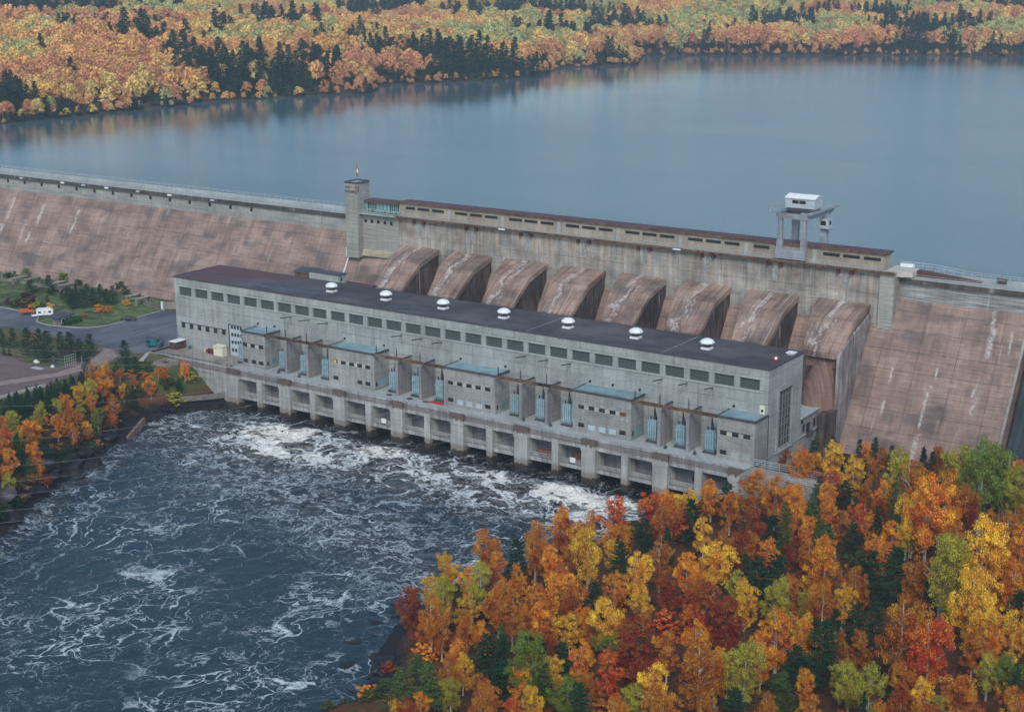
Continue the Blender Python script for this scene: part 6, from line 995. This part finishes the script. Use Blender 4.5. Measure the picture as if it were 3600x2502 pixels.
for _ in range(4000):
    if len(pts) > 60 + 1e9: break
    x, y = r1.uniform(-46, 40), r1.uniform(-125, -4); sd_ = float(sdist(LS, np.array(x), np.array(y)))
    if not 3.2 < sd_ < 17 or (x > -34 and y > -13) or any(math.hypot(x - a[0], y - a[1]) < 2.9 for a in TREES if a[0] < 75) or any(math.hypot(x - a, y - b) < 3.6 for a, b in LB): continue
    LB.append((x, y)); H = r1.uniform(5, 9); kk = ['A', 'A', 'A', 'S', 'P'][r1.integers(5)]
    add_tree(x, y, H, H * .5, kk, 'P' if kk != 'A' else ['O', 'D', 'G', 'Y', 'D'][r1.integers(5)])
    if len(LB) >= 60: break
for _ in range(2500):
    if len(SH) > 272: break
    x, y = r1.uniform(-45, 45), r1.uniform(-130, -3); sd_ = float(sdist(LS, np.array(x), np.array(y)))
    if not 1.2 < sd_ < 15 or (x > -34 and y > -12): continue
    if all(math.hypot(x - a, y - b) > 2.6 for a, b in SH):
        SH.append((x, y)); H = r1.uniform(1.2, 3.2); add_tree(x, y, H, H * 1.3, 'B', ['D', 'Q', 'U', 'Q', 'U', 'P', 'D'][r1.integers(7)])
for _ in range(400):
    x, y = r1.uniform(136, 156), r1.uniform(-150, -112); sd_ = float(sdist(RS, np.array(x), np.array(y)))
    if len(SH) > 290 or not 1.5 < sd_ < 14 or any(math.hypot(x - a, y - b) < 2.4 for a, b in SH + pts): continue
    SH.append((x, y)); H = r1.uniform(1.2, 2.8); add_tree(x, y, H, H * 1.3, 'B', ['Q', 'O', 'D', 'L', 'Q', 'R'][r1.integers(6)])
# the same wood carrying on beyond the edges of the view
QS = []; CS = []; OV = [decid_quads(300 + s_, 50, 22, .022, base=.2) for s_ in range(4)]; nO = 0
for _ in range(2600):
    x, y = r1.uniform(135, 420), r1.uniform(-255, 58); sd_ = float(sdist(RS, np.array(x), np.array(y))) if y < 4 else x - 205
    px, py, d = pix((x, y, float(gz(x, y)) + 4))
    if sd_ < 5 or (-100 < px < 3750 and py < 2850 and d > 60) or (d < 100 and abs(px - 1800) < 2500 and d > 0) or (x > 203 and y > 44): continue
    if nO >= 420 or any(math.hypot(x - a, y - b) < 5.0 for a, b in pts): continue
    pts.append((x, y)); nO += 1; H = r1.uniform(9, 15); a = r1.uniform(0, 6.28); q = OV[nO % 4].reshape(-1, 3); W_ = H * .5; z0 = float(gz(x, y))
    Qo = np.stack([(q[:, 0] * math.cos(a) - q[:, 1] * math.sin(a)) * W_ + x, (q[:, 0] * math.sin(a) + q[:, 1] * math.cos(a)) * W_ + y, q[:, 2] * H + z0], 1).reshape(-1, 4, 3); QS.append(Qo)
    CS.append(np.repeat(np.array([PAL['OYDGFPQO'[r1.integers(8)]]]), len(q), 0))
OUTQ, OUTC = np.concatenate(QS), np.concatenate(CS)
hd = MB(); tag_h = decid_quads(5, 160, 40, .02, base=0.0, form='round')
# hedge beside the hut: two rows of leaf clumps in a long box shape
r2 = np.random.default_rng(2); n_ = 5200; u = r2.uniform(0, 1, n_); s2 = r2.uniform(-1, 1, n_); zz = r2.uniform(0, 1, n_); face = r2.integers(0, 3, n_)
s2 = np.where(face == 0, np.sign(s2), s2); zz = np.where(face == 1, 1.0, zz); hx = -81.0 - 1.7 * u + 1.1 * s2; hy = 6.9 + 7.2 * u + .2 * s2
Q = quads(np.stack([hx, hy, ZL + .1 + 1.75 * zz * (1 - .12 * s2 ** 2)], 1) + r2.normal(0, .07, (n_, 3)), np.stack([s2, 0 * s2, zz + .3], 1) + r2.normal(0, .4, (n_, 3)), .11, r2)
ho = link('hedge', mesh_from_quads('hedge', Q, M_LEAF), None); ho.color = (.035, .13, .03, 1); tag(ho, 'clipped dark green hedge along the side of the guard hut', 'hedge')
# ------------------------------------------------------------ far forest
def vnoise(x, y, s_, seed):
    r0 = np.random.default_rng(seed); G = r0.uniform(0, 1, (64, 64)); u = (x / s_) % 63; v = (y / s_) % 63; i = u.astype(int); j = v.astype(int); fu = u - i; fv = v - j; fu = fu * fu * (3 - 2 * fu); fv = fv * fv * (3 - 2 * fv)
    return (G[i, j] * (1 - fu) + G[i + 1, j] * fu) * (1 - fv) + (G[i, j + 1] * (1 - fu) + G[i + 1, j + 1] * fu) * fv
r3 = np.random.default_rng(21); SP = 8.8
gx, gy = np.meshgrid(np.arange(-1250, 560, SP), np.arange(60, 1950, SP)); gx = gx.ravel() + r3.uniform(-.48, .48, gx.size) * SP; gy = gy.ravel() + r3.uniform(-.48, .48, gy.size) * SP
sdv = sdist(FS, gx, gy); k_ = (sdv > .5) & (sdv < 640) & ((gy > 74) | (gx < -395)); gx, gy, sdv = gx[k_], gy[k_], sdv[k_]
dx, dy = gx - CX, gy - CY; dep = dx * fw.x + dy * fw.y; lat = dx * rt.x + dy * rt.y
k_ = (np.abs(lat) < dep * .335 * 1.12 + 15) & ((sdv < 250) | (r3.random(len(gx)) < .72)); gx, gy, sdv, dep = gx[k_], gy[k_], sdv[k_], dep[k_]
# bushes and saplings right at the water's edge
se = []
for (ax, ay), (bx, by) in zip(FS[:-1], FS[1:]):
    L_ = math.hypot(bx - ax, by - ay); n_ = int(L_ / 1.9); tt = r3.uniform(0, 1, n_); of = r3.uniform(-.8, 4.5, n_); se.append(np.stack([ax + (bx - ax) * tt - (by - ay) / L_ * of, ay + (by - ay) * tt + (bx - ax) / L_ * of], 1))
se = np.concatenate(se); de = (se[:, 0] - CX) * fw.x + (se[:, 1] - CY) * fw.y; le = (se[:, 0] - CX) * rt.x + (se[:, 1] - CY) * rt.y; se = se[(np.abs(le) < de * .37 + 15) & (se[:, 1] > 74)]
NB0 = len(gx); gx = np.append(gx, se[:, 0]); gy = np.append(gy, se[:, 1]); sdv = sdist(FS, gx, gy); dep = (gx - CX) * fw.x + (gy - CY) * fw.y
gzv = np.maximum(hz(gx, gy), HW); cn = vnoise(gx + 3000, gy, 62, 1) * .75 + vnoise(gx + 3000, gy, 17, 2) * .25; CONC = [(-505, 428, 13), (-503, 439, 10), (-512, 461, 6), (-448, 410, 12), (-484, 468, 12), (-519, 525, 12), (-385, 391, 24), (-412, 408, 12), (-630, 697, 22), (-527, 615, 25), (-363, 461, 14), (-385, 429, 20), (-362, 426, 16), (-736, 512, 30), (-731, 546, 35), (-681, 564, 20), (-718, 643, 30), (-395, 568, 16), (-661, 912, 36), (-580, 899, 14), (-555, 898, 18), (-537, 916, 22), (-379, 591, 16), (-341, 583, 30), (-322, 592, 30), (-316, 621, 22), (-422, 783, 10), (-407, 827, 28), (-491, 974, 20), (-527, 958, 20), (-420, 946, 26), (-398, 960, 14), (-311, 761, 22), (-313, 1037, 16), (-298, 1059, 22), (-290, 1126, 14), (-251, 1159, 26), (-193, 1083, 30), (-170, 1084, 30), (-139, 1103, 12), (-216, 1260, 30), (-168, 1316, 32), (-155, 1006, 32), (-314, 911, 18), (-92, 1028, 25), (-400, 1152, 20), (-640, 828, 20)]
big_ = np.ones(len(gx)); con = (r3.random(len(gx)) < .012) | ((sdv < 14) & (r3.random(len(gx)) < .35)) | (cn > .80)
for a_, b_, r_ in CONC:
    q_ = np.hypot(gx - a_, gy - b_) / (r_ * 1.15); big_[q_ < 1] = 1.35; con |= (q_ < 1) & (r3.random(len(gx)) < 1.15 - .5 * q_)
c1 = vnoise(gx + 3000, gy, 45, 5) + r3.uniform(-.22, .22, len(gx)); c2 = vnoise(gx + 3000, gy, 120, 6) + r3.uniform(-.12, .12, len(gx))
code = np.where(c1 < .30, 0, np.where(c1 < .52, 1, np.where(c1 < .74, 2, 3))); code = np.where((sdv < 45) & (r3.random(len(gx)) < .45), 3, code); code = np.where(r3.random(len(gx)) < .03, 4, code)
FARP = np.array([(.52, .50, .20), (.82, .57, .19), (.86, .47, .16), (.72, .34, .16), (.55, .19, .12)])
FC = ['G', 'Y', 'O', 'D', 'R']
Hh = r3.uniform(12.5, 18.5, len(gx)) * np.where(sdv < 14, .62, 1.0); Hh = np.where(con, Hh * big_ * r3.uniform(.8, 1.25, len(gx)), Hh); Wd = np.where(con, Hh * r3.uniform(.50, .66, len(gx)), Hh * r3.uniform(.78, 1.05, len(gx)))
bush = np.arange(len(gx)) >= NB0; Hh = np.where(bush, r3.uniform(2.5, 6.5, len(gx)), Hh); con = np.where(bush, r3.random(len(gx)) < .6, con); Wd = np.where(bush, Hh * r3.uniform(.8, 1.2, len(gx)), Wd)
order = np.argsort(dep + 1e5 * bush); nA = nS = 0; stuff = []
for i in order:
    d_ = dep[i]; size_ok = True
    if con[i] and nS < 190: nS += 1
    elif (not con[i]) and nA < 28: nA += 1
    else: stuff.append(i); continue
    r = add_tree(float(gx[i]), float(gy[i]), float(Hh[i]), float(Wd[i]), 's' if con[i] else 'a', 'P' if con[i] else FC[code[i]], 'F')
    if not con[i]: [ch for ch in r.children if ch.name.startswith('crown')][0].color = (*(FARP[code[i]] * random.uniform(.85, 1.15)), 1)
stuff = np.array(stuff)
def far_mass(name, idx, variants, cols, label, matcol, given=None):
    QS = []; CS = []
    for v, Qv in enumerate(variants):
        ii = idx[v::len(variants)]
        if not len(ii): continue
        a = r3.uniform(0, 6.28, len(ii)); ca, sa = np.cos(a), np.sin(a); q = Qv.reshape(-1, 3)
        X = (q[None, :, 0] * ca[:, None] - q[None, :, 1] * sa[:, None]) * Wd[ii][:, None] + gx[ii][:, None]; Y = (q[None, :, 0] * sa[:, None] + q[None, :, 1] * ca[:, None]) * Wd[ii][:, None] + gy[ii][:, None]
        Z = q[None, :, 2] * Hh[ii][:, None] + gzv[ii][:, None] - .3; QS.append(np.stack([X, Y, Z], -1).reshape(-1, 4, 3)); CS.append(np.repeat(cols[ii], q.shape[0], 0))
    Q, C_ = given if given else (np.concatenate(QS), np.concatenate(CS)); me = mesh_from_quads(name, Q, None)
    at = me.color_attributes.new('tint', 'FLOAT_COLOR', 'POINT'); at.data.foreach_set('color', np.concatenate([C_, np.ones((len(C_), 1))], 1).ravel().astype(np.float32))
    m = NT(name + '_leaves'); A = m.n('ShaderNodeAttribute'); A.attribute_name = 'tint'; ge = m.n('ShaderNodeNewGeometry'); hsv = m.n('ShaderNodeHueSaturation'); m.put(hsv.inputs['Color'], A.outputs['Color'])
    m.put(hsv.inputs['Value'], m.ramp(ge.outputs['Random Per Island'], 0, 1, .78, 1.2)); m.put(hsv.inputs['Hue'], m.ramp(ge.outputs['Random Per Island'], 0, 1, .49, .512))
    d = m.n('ShaderNodeBsdfDiffuse'); m.put(d.inputs[0], hsv.outputs[0]); t_ = m.n('ShaderNodeBsdfTranslucent'); m.put(t_.inputs[0], hsv.outputs[0]); mx = m.n('ShaderNodeMixShader'); mx.inputs[0].default_value = .25
    m.t.links.new(d.outputs[0], mx.inputs[1]); m.t.links.new(t_.outputs[0], mx.inputs[2]); m.t.links.new(mx.outputs[0], m.out.inputs[0]); me.materials.append(m.mat)
    o = bpy.data.objects.new(name, me); COL.objects.link(o); tag(o, label, 'forest', kind='stuff'); return o
colv = FARP[code] * r3.uniform(.82, 1.18, (len(gx), 1)); colv[con] = np.array((.020, .062, .045)) * r3.uniform(.7, 1.3, (con.sum(), 1))
sd_idx = stuff[~con[stuff]]; sc_idx = stuff[con[stuff]]
far_mass('autumn_forest', sd_idx, [puff_quads(200 + s_, 330, .041) for s_ in range(5)], colv, 'mass of yellow and orange autumn woods on the far hills across the reservoir', None)
far_mass('conifer_forest', sc_idx, [conif_quads(210 + s_, 14, 4, .065, base=.03, spiky=True) for s_ in range(4)], colv, 'dark evergreen stands scattered through the far autumn woods', None)
far_mass('near_wood', sd_idx[:0], [], colv, 'autumn wood continuing beyond the edge of the view on the near bank', None, (OUTQ, OUTC))
print('far trees', len(gx), 'individual', nA, nS)
# ------------------------------------------------------------ haze
mh = NT('autumn_haze'); pvn = mh.n('ShaderNodeVolumePrincipled'); pvn.inputs['Color'].default_value = (.80, .90, 1.0, 1); pvn.inputs['Density'].default_value = .00017; pvn.inputs['Anisotropy'].default_value = .2
mh.t.links.new(pvn.outputs[0], mh.out.inputs[1])
hzb = MB().box(-2050, 1560, -460, 2650, -6, 205).build('haze', mh.mat); tag(hzb, kind='stuff')
# ------------------------------------------------------------ labels that single out each tree and rock
ORDW = ['first', 'second', 'third', 'fourth', 'fifth', 'sixth', 'seventh', 'eighth', 'ninth', 'tenth', 'eleventh', 'twelfth', 'thirteenth', 'fourteenth', 'fifteenth', 'sixteenth', 'seventeenth', 'eighteenth', 'nineteenth', 'twentieth']
def region_name(reg, k, px, py):
    if reg == 'F':
        col = 'above the left dam wing' if px < 600 else 'left of the flag tower' if px < 1215 else 'above the gatehouse' if px < 2700 else 'right of the crane'
        return 'far shore ' + col, 'trees on the far shore'
    if reg == 'L':
        if py < 1150: return 'lawn below the brown slope', 'plants on the lawn'
        if px < 360 and py < 1330: return 'row between asphalt and gravel yard', 'pines by the gravel yard'
        if py < 1400: return 'bank beside the gravel yard', 'trees on the left bank'
        return 'left bank above the river', 'trees on the left bank'
    if py < 1700: return ('in front of the powerhouse end' if px < 2950 else 'foot of the right dam slope'), 'trees on the near bank'
    if px < 2150: return ('river tip of the near bank' if py > 2050 else 'near bank along the river'), 'trees on the near bank'
    if px < 2800: return ('near bank middle' if py < 2100 else 'near bank bottom middle'), 'trees on the near bank'
    return ('near bank right side' if py < 2100 else 'near bank bottom right'), 'trees on the near bank'
def assign(items):        # items: (obj, phrase, place, px, py)
    gr = {}
    for it in items: gr.setdefault((it[1], it[2]), []).append(it)
    for (ph_, pl), L in gr.items():
        L.sort(key=lambda q: q[4]); rows = max(1, math.ceil(len(L) / 9)); per = math.ceil(len(L) / rows)
        for r_i in range(rows):
            row = sorted(L[r_i * per:(r_i + 1) * per], key=lambda q: q[3])
            rw = '' if rows == 1 else ', %s' % (['back row', 'front row'][r_i] if rows == 2 else ['back row', 'middle row', 'front row'][r_i] if rows == 3 else ORDW[r_i] + ' row')
            for j, q in enumerate(row):
                if len(row) == 1 and rows == 1: lab = '%s, %s' % (ph_, pl)
                else: lab = '%s %s from left, %s%s' % (ORDW[j], ph_, pl, rw)
                q[0]['label'] = lab
items = []
for (r, reg, k, c, px, py, d) in LABEL:
    place, grp = region_name(reg, k, px, py); r['group'] = grp + (' shrubs' if k == 'B' else '')
    items.append((r, '%s %s' % (CW[c], WORD[k]), place, px, py))
assign(items)
items = []
for o in COL.objects:
    if o.get('_r'):
        px, py, d = pix(o.location); ph_, pl = o['_k'].split(' on ') if ' on ' in o['_k'] else o['_k'].split(' at '); items.append((o, ph_, pl, px, py)); del o['_r']; del o['_k']
assign(items)

from collections import Counter
print(Counter(o.name.split('.')[0] for o in COL.objects if o.parent is None).most_common(12))
